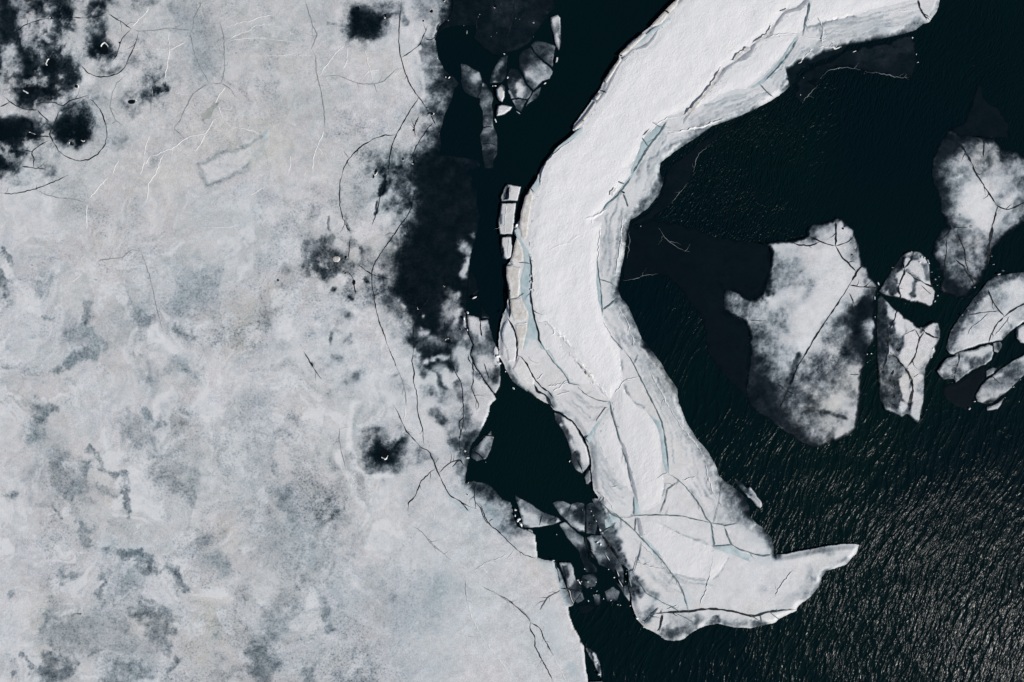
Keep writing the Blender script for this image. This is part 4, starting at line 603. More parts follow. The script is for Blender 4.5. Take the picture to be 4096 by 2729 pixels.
def blob_mesh(name, px, py, L, W, ang, z0, h, seed, mat, parent=None):
    """an irregular chip of ice: faceted block with a tilted top"""
    rnd = random.Random(seed); n = rnd.choice((6, 7, 8)); th = sorted(2*math.pi*(i+rnd.uniform(-.3, .3))/n for i in range(n))
    ca, sa = math.cos(ang), math.sin(ang); lo, mid, hi = [], [], []
    tilt = rnd.uniform(-.4, .4)
    for a in th:
        r = rnd.uniform(.75, 1.15); u, v = math.cos(a)*L*.5*r, math.sin(a)*W*.5*r
        for lst, k, z in ((lo, 1.0, z0-.03), (mid, 1.0, z0+h*.55), (hi, .62, z0+h*(1+tilt*math.cos(a)))):
            lst.append(((u*ca-v*sa)*k*S, -(u*sa+v*ca)*k*S, z))
    org = ORG[parent.name] if parent is not None else (px, py)
    dx, dy = float(X(px)-X(org[0])), float(Y(py)-Y(org[1]))
    V = [(x+dx, y+dy, z) for x, y, z in lo+mid+hi]; fs = []
    for i in range(n):
        j = (i+1) % n
        fs += [(j, i, n+i, n+j), (n+j, n+i, 2*n+i, 2*n+j)]
    fs.append(tuple(range(3*n-1, 2*n-1, -1)))
    me = bpy.data.meshes.new(name); me.from_pydata(V, [], fs); me.materials.append(mat); me.validate()
    o = bpy.data.objects.new(name, me); col.objects.link(o); place(o, org, parent); ORG[o.name] = org
    return o
_cs = [0]
def chips(items, label, group, z=.02, mat=None, name='ice_chip', h=.10):
    """small loose blocks, each a thing of its own: px py length width angle"""
    for px, py, L, W, a in items:
        _cs[0] += 1
        o = blob_mesh(name, px, py, L, W, R(a), z, h, _cs[0], mat or M_CHIP)
        tag(o, label, 'ice chip', group)
def tp(t, *pts):
    ox, oy = TILES[t]; return [(ox+p[0]/2.24, oy+p[1]/2.24, p[2]/2, p[3]/2, p[4]) for p in pts]
def hole(parent, t, x, y, rx, ry, ang=0, rim=True, seed=0):
    """a small melt hole: dark open water with a raised white rim of refrozen splash"""
    ox, oy = TILES[t]; px, py = ox+x/2.24, oy+y/2.24; rnd = random.Random(seed+int(x*7+y)); n = 22; ca, sa = math.cos(R(ang)), math.sin(R(ang))
    org = ORG[parent.name]; V = []; rr = [rnd.uniform(.8, 1.2) for _ in range(n)]; rr = [(rr[i-1]+rr[i]+rr[(i+1) % n])/3 for i in range(n)]
    top = parent['_top']; z = float(height(np.array([px]), np.array([py]), top)[0])+.012
    def ring(k, zz, wob=0):
        for i in range(n):
            a = 2*math.pi*i/n; r = rr[i]*k+rnd.uniform(-wob, wob); u, v = math.cos(a)*rx*r/2.24, math.sin(a)*ry*r/2.24
            qx, qy = px+u*ca-v*sa, py+u*sa+v*ca
            V.append((float(X(qx)-X(org[0])), float(Y(qy)-Y(org[1])), zz))
    ring(1, z); ring(.5, z-.004)
    fs = [(i, (i+1) % n, n+(i+1) % n, n+i)[::-1] for i in range(n)] + [tuple(range(n, 2*n))[::-1]]
    me = bpy.data.meshes.new('melt_hole'); me.from_pydata(V, [], fs); me.materials.append(M_HOLE); o = bpy.data.objects.new('melt_hole', me); col.objects.link(o); o.parent = parent
    ORG[o.name] = org
    if rim:
        V.clear(); ring(1.0, z-.02, .04); ring(1.12, z+.03, .12); ring(1.3, z-.02, .15)
        ph = rnd.uniform(0, 6.3); cut = rnd.uniform(.55, .85); keep = [math.sin(i*2*math.pi/n+ph) > cut for i in range(n)]
        fs = [((r*n+i), r*n+(i+1) % n, (r+1)*n+(i+1) % n, (r+1)*n+i)[::-1] for r in (0, 1) for i in range(n) if keep[i]]
        me = bpy.data.meshes.new('refrozen_rim'); me.from_pydata(V, [], fs); me.materials.append(M_WHITE); q = bpy.data.objects.new('refrozen_rim', me); col.objects.link(q); q.parent = o
    # keep upward faces
    for ob in [o]+list(o.children):
        me = ob.data; me.update()
        if len(me.polygons) and sum(p.normal.z for p in me.polygons) < 0: me.flip_normals()
    return o
# ------------------------------------------------------------------ shore ice
shore = sheet('shore_ice', SHORE, M_ICE, top=.12, ragged=4, edge=10, axes=(gx, gy))
tag(shore, 'vast grey-white ice sheet filling the left half, with dark ponds and fine cracks', 'ice sheet')
cracks(shore, [(6, t) for t in (
    '00: 0 390, 80 310, 160 255, 260 205, 360 175, 450 155, 640 155, 780 160, 880 140, 970 125', '00: 970 125, 1080 190, 1170 258', '00: 1170 258, 1095 340, 1060 420, 1040 490, 1000 550', '00: 1240 275, 1210 400, 1160 500, 1110 610, 1050 655, 960 688, 870 690, 780 650, 730 590, 700 540',
    '00: 40 870, 110 930, 200 975, 330 985', '00: 300 930, 400 910, 480 918, 555 945, 620 900, 700 878, 760 860, 800 850', '00: 760 865, 830 905, 900 990, 940 1090, 960 1200, 935 1300, 870 1385, 790 1430, 700 1442, 600 1410, 520 1350, 470 1270, 440 1200, 470 1110, 550 950', '00: 330 985, 380 1040, 440 1085', '00: 440 1250, 340 1310, 280 1358, 200 1335', '00: 280 1358, 300 1420, 296 1500', '00: 190 1490, 300 1505, 400 1515', '00: 0 955, 80 915',
    '00: 310 1215, 440 1220', '01: 0 165, 90 170, 200 152, 310 128, 440 75, 530 40, 610 0', '10: 1358 0, 1345 130, 1335 260, 1332 380, 1345 480, 1375 600, 1420 730, 1480 830, 1530 890, 1600 1000', '10: 1620 1030, 1660 1110', '10: 1360 515, 1430 470, 1480 430, 1530 380, 1560 310, 1590 230', '10: 1570 340, 1610 358, 1650 340, 1672 290', '10: 1800 0, 1790 110, 1740 180, 1690 220, 1672 290',
    '10: 1650 1090, 1590 1150, 1530 1240, 1480 1320, 1440 1430', '10: 1510 880, 1450 960, 1390 1060, 1340 1150, 1290 1250, 1260 1340, 1245 1430, 1240 1568', '10: 1310 1210, 1210 1212, 1100 1245, 1010 1300, 930 1370, 880 1430, 840 1510, 825 1568', '11: 822 0, 805 80, 800 180, 805 280, 830 380, 870 470, 905 530', '11: 1210 0, 1190 100, 1160 200, 1140 300, 1110 400, 1090 450', '11: 890 580, 890 660, 880 740', '11: 880 860, 930 950, 945 1070',
    '11: 1490 110, 1455 210, 1440 300, 1400 380, 1340 460, 1290 530, 1230 620, 1160 720, 1110 810, 1088 890, 1092 980, 1110 1080, 1125 1180, 1150 1280, 1180 1380, 1215 1470, 1250 1568', '11: 960 800, 1030 850, 1090 890, 1160 910, 1260 935', '11: 1400 390, 1410 470, 1430 550', '11: 1640 1050, 1560 1160, 1490 1260, 1465 1340, 1460 1440, 1465 1568', '12: 1465 0, 1450 100, 1470 200, 1465 290, 1490 380, 1500 470, 1495 540, 1520 620, 1545 720, 1555 790, 1560 850',
    '11: 1740 1300, 1755 1420, 1775 1568', '12: 1795 0, 1800 100, 1840 200, 1890 290, 1905 390, 1912 500, 1910 600, 1900 700, 1880 800, 1882 920, 1880 990', '12: 1905 600, 1870 660, 1885 730, 1875 800', '12: 2000 40, 2000 160, 2000 290, 1980 330, 2010 410, 2050 490, 2040 540', '12: 1960 50, 1955 80, 1990 140, 2000 190', '12: 1250 0, 1290 90, 1310 150', '12: 485 20, 550 130, 600 210, 640 265', '12: 1280 490, 1330 580, 1370 660, 1400 730, 1460 800, 1540 880, 1600 905, 1640 990, 1670 1070, 1690 1110, 1720 1180, 1760 1260, 1800 1310, 1880 1360, 1970 1410, 2030 1422', '12: 1665 1060, 1600 1110, 1535 1180, 1505 1250, 1460 1340, 1420 1365, 1415 1440', '12: 1690 1105, 1740 1050, 1810 1000, 1860 990, 1885 990, 1930 1060', '12: 1865 990, 1810 1050', '12: 1880 1360, 1960 1445', '12: 2005 1220, 2015 1340, 2025 1420',
    '12: 2020 1365, 2070 1420, 2090 1500, 2130 1560', 'T: 450 470, 490 480, 515 530, 530 590, 560 650, 640 720, 740 820, 820 890, 900 945, 1010 975', 'T: 570 640, 610 620', '23: 0 790, 80 835, 190 930, 250 990, 275 1040', '23: 275 1040, 270 1090, 315 1170, 315 1260, 370 1360, 430 1460, 480 1568', '23: 540 750, 430 810, 360 920', '23: 280 1040, 360 1090, 410 1210, 480 1330', '23: 545 730, 620 738, 700 760', '23: 490 500, 520 580, 535 680', '10: 1480 1230, 1470 1140, 1510 1040')], k=.58)
cracks(shore, [(4.5, t) for t in (
    '00: 1170 258, 1240 275, 1380 270, 1500 250, 1720 270', '00: 1720 265, 1730 160, 1790 50, 1810 0', '00: 1700 290, 1730 440, 1770 560, 1870 745', '00: 1870 745, 1980 745, 2005 640, 2010 470, 2000 300, 1970 200', '00: 1980 745, 2060 790, 2110 870', '00: 1870 745, 1780 800, 1715 860, 1660 970, 1610 1080, 1555 1140, 1645 1240', '00: 1120 680, 1040 740, 1000 830, 980 960, 1030 1080, 1110 1130', '00: 1300 670, 1350 760, 1360 870, 1345 1020', '00: 1000 1110, 1040 1080', '01: 310 128, 410 175, 530 205, 640 215, 760 240', '01: 860 800, 900 760, 1100 740, 1170 670, 1260 680', '01: 1260 680, 1280 750, 1330 880, 1370 1050, 1410 1230, 1450 1400',
    '10: 490 0, 530 120, 560 220, 600 300, 550 440', '10: 560 450, 590 500, 595 640, 625 780, 650 900, 665 1050, 670 1150', '10: 640 690, 720 680, 800 675, 900 725, 1000 750, 1110 755, 1190 735, 1240 690, 1310 620, 1375 610', '10: 1110 755, 1140 830', '10: 840 1350, 890 1420', '12: 1310 150, 1360 270, 1390 380, 1400 500', '12: 800 700, 800 800, 820 940, 860 1070', '13: 1925 660, 1930 760, 1960 880', '12: 1660 1020, 1690 970', 'T: 1210 1265, 1110 1310, 1030 1440', '13: 1460 170, 1530 220, 1575 265, 1640 330, 1710 405, 1800 470', 'T: 500 1220, 540 1240, 640 1290, 750 1360, 850 1430, 930 1500, 960 1550', 'T: 0 770, 60 850, 130 910')], mat=M_SEAM, k=.6)
cracks(shore, [(w, t) for w, t in (
    (5, '00: 1505 255, 1505 350, 1515 440, 1500 540, 1480 640, 1475 740'), (4, '00: 1515 450, 1580 410, 1660 375'), (4, '00: 1180 440, 1300 435, 1500 440'), (5, '00: 1985 255, 2100 215, 2240 185 | 10: 60 160, 180 130, 280 215, 370 295, 450 370, 550 450'), (4, '00: 2020 370, 2120 310, 2240 270 | 10: 20 235, 130 210, 280 240'), (4, '00: 2020 375, 2110 350, 2240 340 | 10: 100 335, 240 355, 380 370, 470 390'),
    (7, '00: 1925 930, 1960 850, 2020 780'), (7, '00: 1760 870, 1830 900, 1920 940'), (8, '00: 1950 950, 1975 1020, 1990 1060'), (6, '00: 1960 955, 2080 990, 2240 1050'), (9, '00: 1990 1060, 2060 1130, 2150 1150, 2240 1165 | 10: 60 1190, 110 1210'), (8, '00: 1985 1055, 1920 1060, 1880 1120, 1840 1190, 1720 1210, 1640 1250, 1560 1320, 1450 1365, 1340 1400, 1290 1410'), (5, '00: 1840 1200, 1790 1300, 1740 1360'), (4, '00: 1840 1210, 1900 1260, 1960 1305'), (5, '00: 1290 1410, 1290 1470, 1250 1568'), (4, '00: 1340 1210, 1300 1320, 1285 1400'), (5, '00: 1340 1400, 1300 1470'), (5, '00: 1475 1360, 1420 1470, 1390 1568 | 01: 1320 90, 1320 200, 1290 270'), (4, '00: 1060 1430, 1000 1568'), (3, '00: 1180 250, 1250 160, 1340 70'),
    (5, '00: 1530 820, 1600 835, 1700 850'), (5, '01: 970 15, 860 130, 790 220'), (6, '01: 770 250, 770 370, 775 500'), (4, '10: 100 500, 300 490, 580 490'), (5, '10: 620 700, 680 590, 750 490, 860 380'), (6, '10: 700 440, 760 500, 850 555, 960 580, 1060 590'), (5, '10: 1010 420, 1050 540, 1085 650, 1105 740'), (5, '10: 1075 630, 1160 625'), (5, '10: 1020 680, 1070 630'), (4, '10: 866 390, 862 560, 830 630'), (8, '10: 670 1155, 630 1230, 590 1320, 565 1420, 555 1568'), (6, '10: 420 1190, 520 1240, 590 1310, 650 1370, 710 1470'), (4, '10: 1190 1000, 1290 1020, 1380 1060'), (4, '10: 1230 1100, 1260 1200'), (4, '10: 360 1380, 360 1500, 330 1568'), (5, '01: 1760 470, 1960 470, 2140 450'), (4, '11: 0 190, 120 110'), (4, '01: 1420 850, 1530 880, 1700 890'), (4, '01: 640 960, 720 900'),
    (4, '12: 1120 605, 1260 620, 1360 650'), (4, '12: 800 720, 900 685'), (4, '12: 1380 640, 1390 520'), (4, '12: 860 1080, 960 1220, 1060 1300, 1150 1370'), (3, '12: 800 1010, 860 1150, 930 1260'), (3, '12: 1310 1070, 1400 1160, 1500 1240, 1580 1350, 1640 1460, 1665 1568'), (5, '13: 1665 150, 1720 190'), (6, '13: 1710 405, 1820 480, 1940 560, 1975 590'), (7, '13: 1975 595, 2060 530, 2140 490, 2240 455 | T: 720 930, 760 940'), (6, '13: 1890 360, 1960 440, 2060 525'), (5, '13: 2085 540, 2120 590'), (6, '13: 1930 700, 1950 850, 1990 1000, 2080 1170, 2160 1280, 2240 1370 | 23: 0 1390, 90 1480, 180 1568'), (8, 'T: 730 980, 770 940, 800 900'), (6, 'T: 650 910, 720 915, 760 940'), (6, 'T: 790 990, 775 945'), (5, '13: 1870 1130, 1970 1165, 2080 1175'), (5, '23: 470 1330, 530 1440, 600 1568'))],
    mat=M_RIDGE, name='pressure_ridge', ridge=.03, lift=-.006, jit=2.2, k=.62)
cracks(shore, [(26, '00: 1925 930, 1880 1000, 1820 1070')], mat=M_GREEN, name='silty_crack', jit=4)
tpb = P('10: 105 1250, 130 1180, 160 1145, 155 1190, 130 1240')
sheet('blue_melt_slot', tpb, M_BLUE, top=.12, step=2, ragged=1, edge=4, parent=shore, rise=.01)
for a in (('00', 920, 450, 34, 62, 8), ('00', 1178, 912, 34, 20, -10), ('00', 680, 772, 16, 16), ('00', 268, 1208, 40, 22, 20), ('00', 735, 1225, 26, 30), ('00', 635, 1285, 22, 14), ('00', 455, 160, 12, 10), ('00', 450, 560, 44, 36), ('00', 250, 790, 50, 34),
          ('10', 963, 58, 16, 26, -10), ('10', 1210, 120, 10, 34, 8), ('10', 1625, 97, 14, 14), ('10', 1552, 185, 8, 8), ('10', 1735, -4, 12, 10), ('10', 1617, 1018, 26, 12, 0), ('10', 1370, 1422, 9, 16), ('10', 1457, 1447, 20, 16, 20), ('10', 1466, 1164, 8, 12), ('10', 1125, 1540, 12, 26, 20),
          ('11', 1105, 12, 10, 18), ('11', 1508, 1184, 10, 16, 10), ('11', 1742, 986, 10, 14), ('11', 1882, 1382, 12, 8), ('11', 857, 735, 12, 13), ('11', 1040, 965, 11, 13), ('11', 850, 878, 8, 10), ('11', 1775, 1490, 24, 22), ('12', 1200, 932, 32, 46, 5), ('12', 1940, 1190, 14, 10)):
    hole(shore, *a)
for a in (('11', 930, 965, 15, 24), ('11', 248, 943, 10, 10), ('12', 552, 128, 7, 16, -30), ('00', 1478, 765, 8, 10), ('00', 1068, 380, 10, 8)): hole(shore, *a, rim=False)
# the beige disc of old ice frozen into the grey bay
sheet('frozen_disc', '11: 738 745, 752 732, 785 730, 803 742, 802 762, 785 778, 755 778, 740 765', M_SLAB, top=.12, step=1.6, ragged=1, edge=4, parent=shore, rise=.05)
sheet('frozen_disc', '11: 715 550, 735 538, 760 545, 765 570, 745 605, 725 600, 712 580', M_SEAM, top=.12, step=1.6, ragged=1, edge=4, parent=shore, rise=.012)

# ------------------------------------------------------------------ the arched floe
ARCH = ('px: 2770 -60 | 20: 1580 0, 1480 98, 1350 240, 1280 290, 1170 380, 1070 490, 1078 515, 1000 610, 940 710, 900 800, 830 890, 740 1020, 665 1120, 655 1170, 690 1175, 640 1215, 500 1335, 420 1430, 370 1505, 345 1568'
        ' | 21: 330 50, 275 115, 222 200, 190 320, 178 400, 135 470, 128 520, 148 560, 110 720, 88 780, 55 820, 55 900, 72 980, 78 1080, 60 1180, 30 1260, 5 1330, -10 1480 | 22: -10 60, 40 130, 62 190, 110 280, 190 340, 260 385, 330 430, 400 470, 450 490, 480 535, 545 555, 605 612, 655 630, 690 680, 755 780, 795 870, 815 960, 820 1060, 828 1150, 840 1255, 870 1300, 905 1360, 850 1330, 830 1340, 850 1400, 860 1480, 880 1568'
        ' | 23: 880 130, 900 240, 950 280, 1000 350, 1050 430, 1085 500, 1150 560, 1165 620, 1152 700, 1180 800, 1190 890, 1215 960, 1240 1020, 1300 1080, 1420 1140, 1480 1190, 1560 1205, 1650 1180, 1740 1110, 1830 1070, 1960 1045, 2100 1080, 2240 1085 | 33: 100 1070, 230 1035, 260 1000, 370 950, 420 930, 422 905, 440 880, 540 810, 620 720, 642 640, 690 575, 770 550, 870 510, 950 420, 978 345, 940 333, 840 336, 740 345, 600 370, 500 390, 300 430, 215 436'
        ' | 33: 222 380, 200 290, 130 200, 60 150, 0 80 | 22: 2240 1420, 2200 1330, 2100 1240, 2015 1180, 1965 1130, 1925 1020, 1855 900, 1765 800, 1668 640, 1605 480, 1590 350, 1505 230, 1430 100, 1345 -20 | 21: 1275 1470, 1215 1330, 1155 1180, 1085 1100, 1058 1010, 1085 850, 1115 720, 1150 500, 1165 400, 1235 365, 1330 290, 1430 170, 1470 50'
        ' | 20: 1430 1540, 1440 1450, 1560 1360, 1700 1265, 1795 1205, 1900 1125, 2050 1075, 2240 995 | 30: 130 932, 220 880, 305 820, 415 720, 425 650, 520 562, 600 548, 740 493, 830 455, 890 392, 1000 378, 1200 335, 1400 292, 1500 255, 1560 205, 1612 192, 1660 125, 1697 50, 1710 -40 | px: 3790 -200, 4000 -700, 3300 -1100, 2900 -600')
arch = sheet('arched_floe', ARCH, M_ICE, top=.26, step=4, ragged=3, edge=22)
tag(arch, 'long white hook-shaped ice floe curving from the top edge down through the middle', 'ice floe')
A = dict(top=.26, parent=arch)
def plate(text, rise=.11, mat=None):
    o = sheet('snow_plate', text, mat or M_SNOW, step=3.5, ragged=4.5, edge=34, rise=rise*.38, **A)
    return o
plate('px: 2830 -80 | 20: 1690 0, 1590 90, 1500 200, 1430 260, 1390 330, 1330 400, 1230 440, 1140 520, 1080 580, 1040 650, 1000 720, 980 790, 920 870, 870 950, 800 1050, 745 1110, 735 1180, 670 1240, 580 1300, 490 1375, 420 1450, 385 1520, 372 1568 | 21: 362 60, 350 140, 320 220, 300 300, 285 400, 275 500, 258 580, 255 660, 280 760, 290 900, 296 1050, 322 1200, 345 1320, 430 1318, 500 1400, 580 1470, 650 1540'
      ' | 22: 680 60, 770 165, 850 270, 900 340, 985 455, 1020 390, 1100 290, 1085 150, 1070 0 | 21: 1060 1545, 1000 1460, 930 1300, 912 1200, 880 1130, 866 950, 872 750, 900 520, 910 430, 830 410, 890 350, 920 320, 1000 215, 1070 120, 1120 70, 1200 -20 | 20: 1150 1500, 1210 1420, 1260 1290, 1340 1190, 1400 1140, 1490 1050, 1600 1015, 1680 975, 1760 905, 1880 780, 1960 680, 1990 610, 2080 560, 2150 490, 2240 420 | 30: 50 380, 130 320, 180 260, 240 180, 290 110, 360 80, 440 40, 490 0 | px: 3240 -80, 3300 -400, 3000 -400', .13)
plate('20: 1680 1010, 1740 950, 1850 850, 1950 760, 2040 640, 2110 570, 2180 545, 2240 510 | 30: 10 510, 60 410, 120 370, 200 345, 270 325, 400 325, 420 335, 330 450, 200 590, 90 700, 0 765 | 20: 2200 795, 2100 800, 1980 850, 1850 925', .09)
plate('30: 200 305, 225 250, 290 180, 350 125, 440 100, 510 40, 525 35, 515 110, 490 180, 475 260, 440 300, 330 300', .07)
plate('30: 560 -20, 545 60, 515 170, 505 240, 590 210, 640 195, 800 180, 960 135, 1090 85, 1200 60, 1350 30, 1480 -10 | px: 3640 -100, 3600 -400, 3320 -300', .08)
plate('22: 985 610, 940 625, 900 710, 888 830, 920 935, 985 1030, 1060 1150, 1180 1275, 1185 1230, 1150 1060, 1085 870, 1040 720, 1010 640', .08, M_OLDSNOW)
plate('22: 1040 640, 1018 540, 1020 470, 1050 400, 1095 320, 1140 400, 1220 500, 1320 560, 1390 650, 1425 760, 1436 880, 1455 1000, 1440 1060, 1460 1130, 1470 1240, 1430 1370, 1340 1430, 1260 1440, 1225 1380, 1205 1260, 1180 1080, 1120 870', .09, M_OLDSNOW)
plate('23: 1285 245, 1290 140, 1330 125, 1400 135, 1520 190, 1600 235, 1760 310, 1895 345, 1900 385, 2000 405, 2045 440, 1985 560, 1900 650, 1790 630, 1680 620, 1550 585, 1500 520, 1400 370', .08, M_OLDSNOW)
plate('22: 560 -10, 620 40, 720 140, 800 230, 860 310, 960 430, 900 410, 830 300, 740 310, 640 270, 600 240, 520 130, 460 60, 420 -10 | 21: 380 1500, 350 1340, 430 1340, 520 1430', .05, M_OLDSNOW)
def fill(name, text, mat, rise=.012, rag=1.5, step=2.2): return sheet(name, text, mat, step=step, ragged=rag, edge=5, rise=rise, **A)
for t in ('20: 1440 1130, 1400 1135, 1290 1240, 1260 1290, 1230 1400, 1180 1510, 1150 1568, 1200 1568, 1260 1440, 1330 1320, 1420 1200, 1495 1090, 1470 1130', '21: 1165 0, 1115 65, 1075 130, 990 225, 920 320, 950 310, 1030 210, 1088 150, 1112 90, 1205 0',
          '21: 868 800, 863 950, 878 1120, 908 1205, 914 1190, 905 1080, 890 930, 880 830', '21: 282 120, 312 165, 345 80, 352 10, 320 60', '21: 132 500, 160 480, 182 570, 240 660, 275 740, 290 800, 282 900, 265 1000, 262 1100, 290 1200, 320 1310, 345 1380, 360 1480, 410 1568, 370 1560, 320 1475, 270 1480, 225 1560, 205 1568, 240 1400, 262 1250, 215 1180, 190 1080, 180 950, 220 800, 205 690, 160 580',
          '22: 1432 640, 1465 780, 1500 960, 1512 1100, 1484 1090, 1462 1010, 1445 880, 1432 760, 1405 680, 1320 560, 1390 620', '22: 1200 1310, 1240 1335, 1255 1470, 1200 1482', '23: 1270 262, 1315 290, 1390 370, 1445 438, 1430 456, 1360 390, 1290 305', '23: 1905 352, 2070 336, 2150 400, 2240 430, 2240 490, 2100 430, 1980 388, 1915 372',
          '30: 425 325, 300 545, 200 670, 110 755, 30 790, 0 790, 110 715, 200 620, 290 510, 390 350', '22: 772 790, 842 688, 980 512, 986 528, 865 700, 800 830', '23: 940 120, 1000 65, 1055 70, 1030 130, 1000 170, 950 190', '30: 490 150, 500 200, 465 330, 478 260', '20: 700 1170, 740 1140, 735 1190, 650 1250, 540 1320, 470 1380, 520 1320, 620 1240',
          '20: 1300 320, 1420 230, 1510 160, 1530 170, 1440 240, 1330 340, 1260 400, 1200 430, 1110 500, 1190 400', '23: 1680 930, 1660 800, 1640 740, 1690 880', '22: 410 0, 470 60, 480 110, 600 230, 620 300, 720 320, 700 305, 622 285, 605 225, 500 110, 470 40, 440 0', '22: 980 460, 1000 500, 990 510, 960 480', '23: 1890 150, 1902 250, 1918 340, 1905 340, 1885 200'):
    fill('blue_channel', t, M_BLUE)
# the long grey crevasse between the two upper plates
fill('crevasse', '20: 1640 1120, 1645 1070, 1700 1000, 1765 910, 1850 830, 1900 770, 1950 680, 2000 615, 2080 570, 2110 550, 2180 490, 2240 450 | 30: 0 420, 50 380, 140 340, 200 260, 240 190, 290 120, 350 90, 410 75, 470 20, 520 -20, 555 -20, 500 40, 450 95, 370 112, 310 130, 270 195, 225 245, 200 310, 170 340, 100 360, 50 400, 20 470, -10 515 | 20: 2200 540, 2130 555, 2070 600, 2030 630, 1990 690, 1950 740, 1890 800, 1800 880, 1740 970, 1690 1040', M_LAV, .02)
fill('crevasse', '20: 1260 420, 1330 380, 1420 260, 1380 350, 1310 430, 1200 450, 1130 520, 1090 560, 1060 620, 1020 700, 970 800, 950 840, 880 920, 850 940, 960 790, 1000 690, 1040 610, 1090 540, 1180 450', M_LAV, .03)  # lavender strip: shade of the plate's left edge put into its colour
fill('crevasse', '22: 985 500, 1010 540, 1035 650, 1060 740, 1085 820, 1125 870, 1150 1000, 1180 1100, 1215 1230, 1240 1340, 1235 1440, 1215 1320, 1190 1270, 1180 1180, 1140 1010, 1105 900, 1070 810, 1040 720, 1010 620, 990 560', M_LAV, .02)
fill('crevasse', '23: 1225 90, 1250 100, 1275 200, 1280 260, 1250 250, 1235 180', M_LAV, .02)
for t, r in (('20: 1580 0, 1480 98, 1515 125, 1580 60, 1600 0', .05), ('20: 1470 108, 1350 240, 1370 245, 1440 220, 1510 130', .06), ('20: 1275 305, 1180 390, 1075 490, 1095 505, 1150 470, 1240 380, 1310 320, 1290 300', .06), ('20: 1075 520, 1010 610, 945 720, 950 750, 990 700, 1040 620, 1090 540', .06), ('20: 895 840, 860 870, 850 905, 880 890, 905 850', .05), ('20: 855 915, 740 1075, 665 1160, 680 1168, 730 1120, 750 1090, 860 930', .05),
             ('21: 270 125, 225 210, 195 320, 180 420, 178 480, 195 560, 215 580, 240 570, 255 440, 275 300, 290 230, 300 190', .05), ('21: 148 565, 112 720, 95 770, 120 800, 175 790, 210 760, 200 660, 170 590', .05), ('21: 100 810, 62 825, 58 900, 80 980, 85 1080, 95 1110, 160 1100, 180 1000, 175 900, 190 830', .05), ('21: 95 1120, 100 1240, 125 1310, 230 1310, 255 1230, 220 1170, 190 1100', .045), ('21: 130 1345, 240 1335, 245 1380, 220 1470, 200 1568, 160 1568, 155 1480, 140 1400', .04)):
    fill('broken_slab', t, M_SLAB, r, 2)
for t in ('21: 70 1290, 95 1340, 135 1400, 150 1500, 150 1568, 60 1568, 30 1500, 20 1420, 40 1340', '22: 75 100, 60 10, 60 -20, 150 -20, 148 60, 130 105', '22: 170 60, 130 140, 110 170, 150 240, 220 290, 300 310, 310 270, 250 150, 200 80'): fill('broken_slab', t, M_ICE, .05, 2)
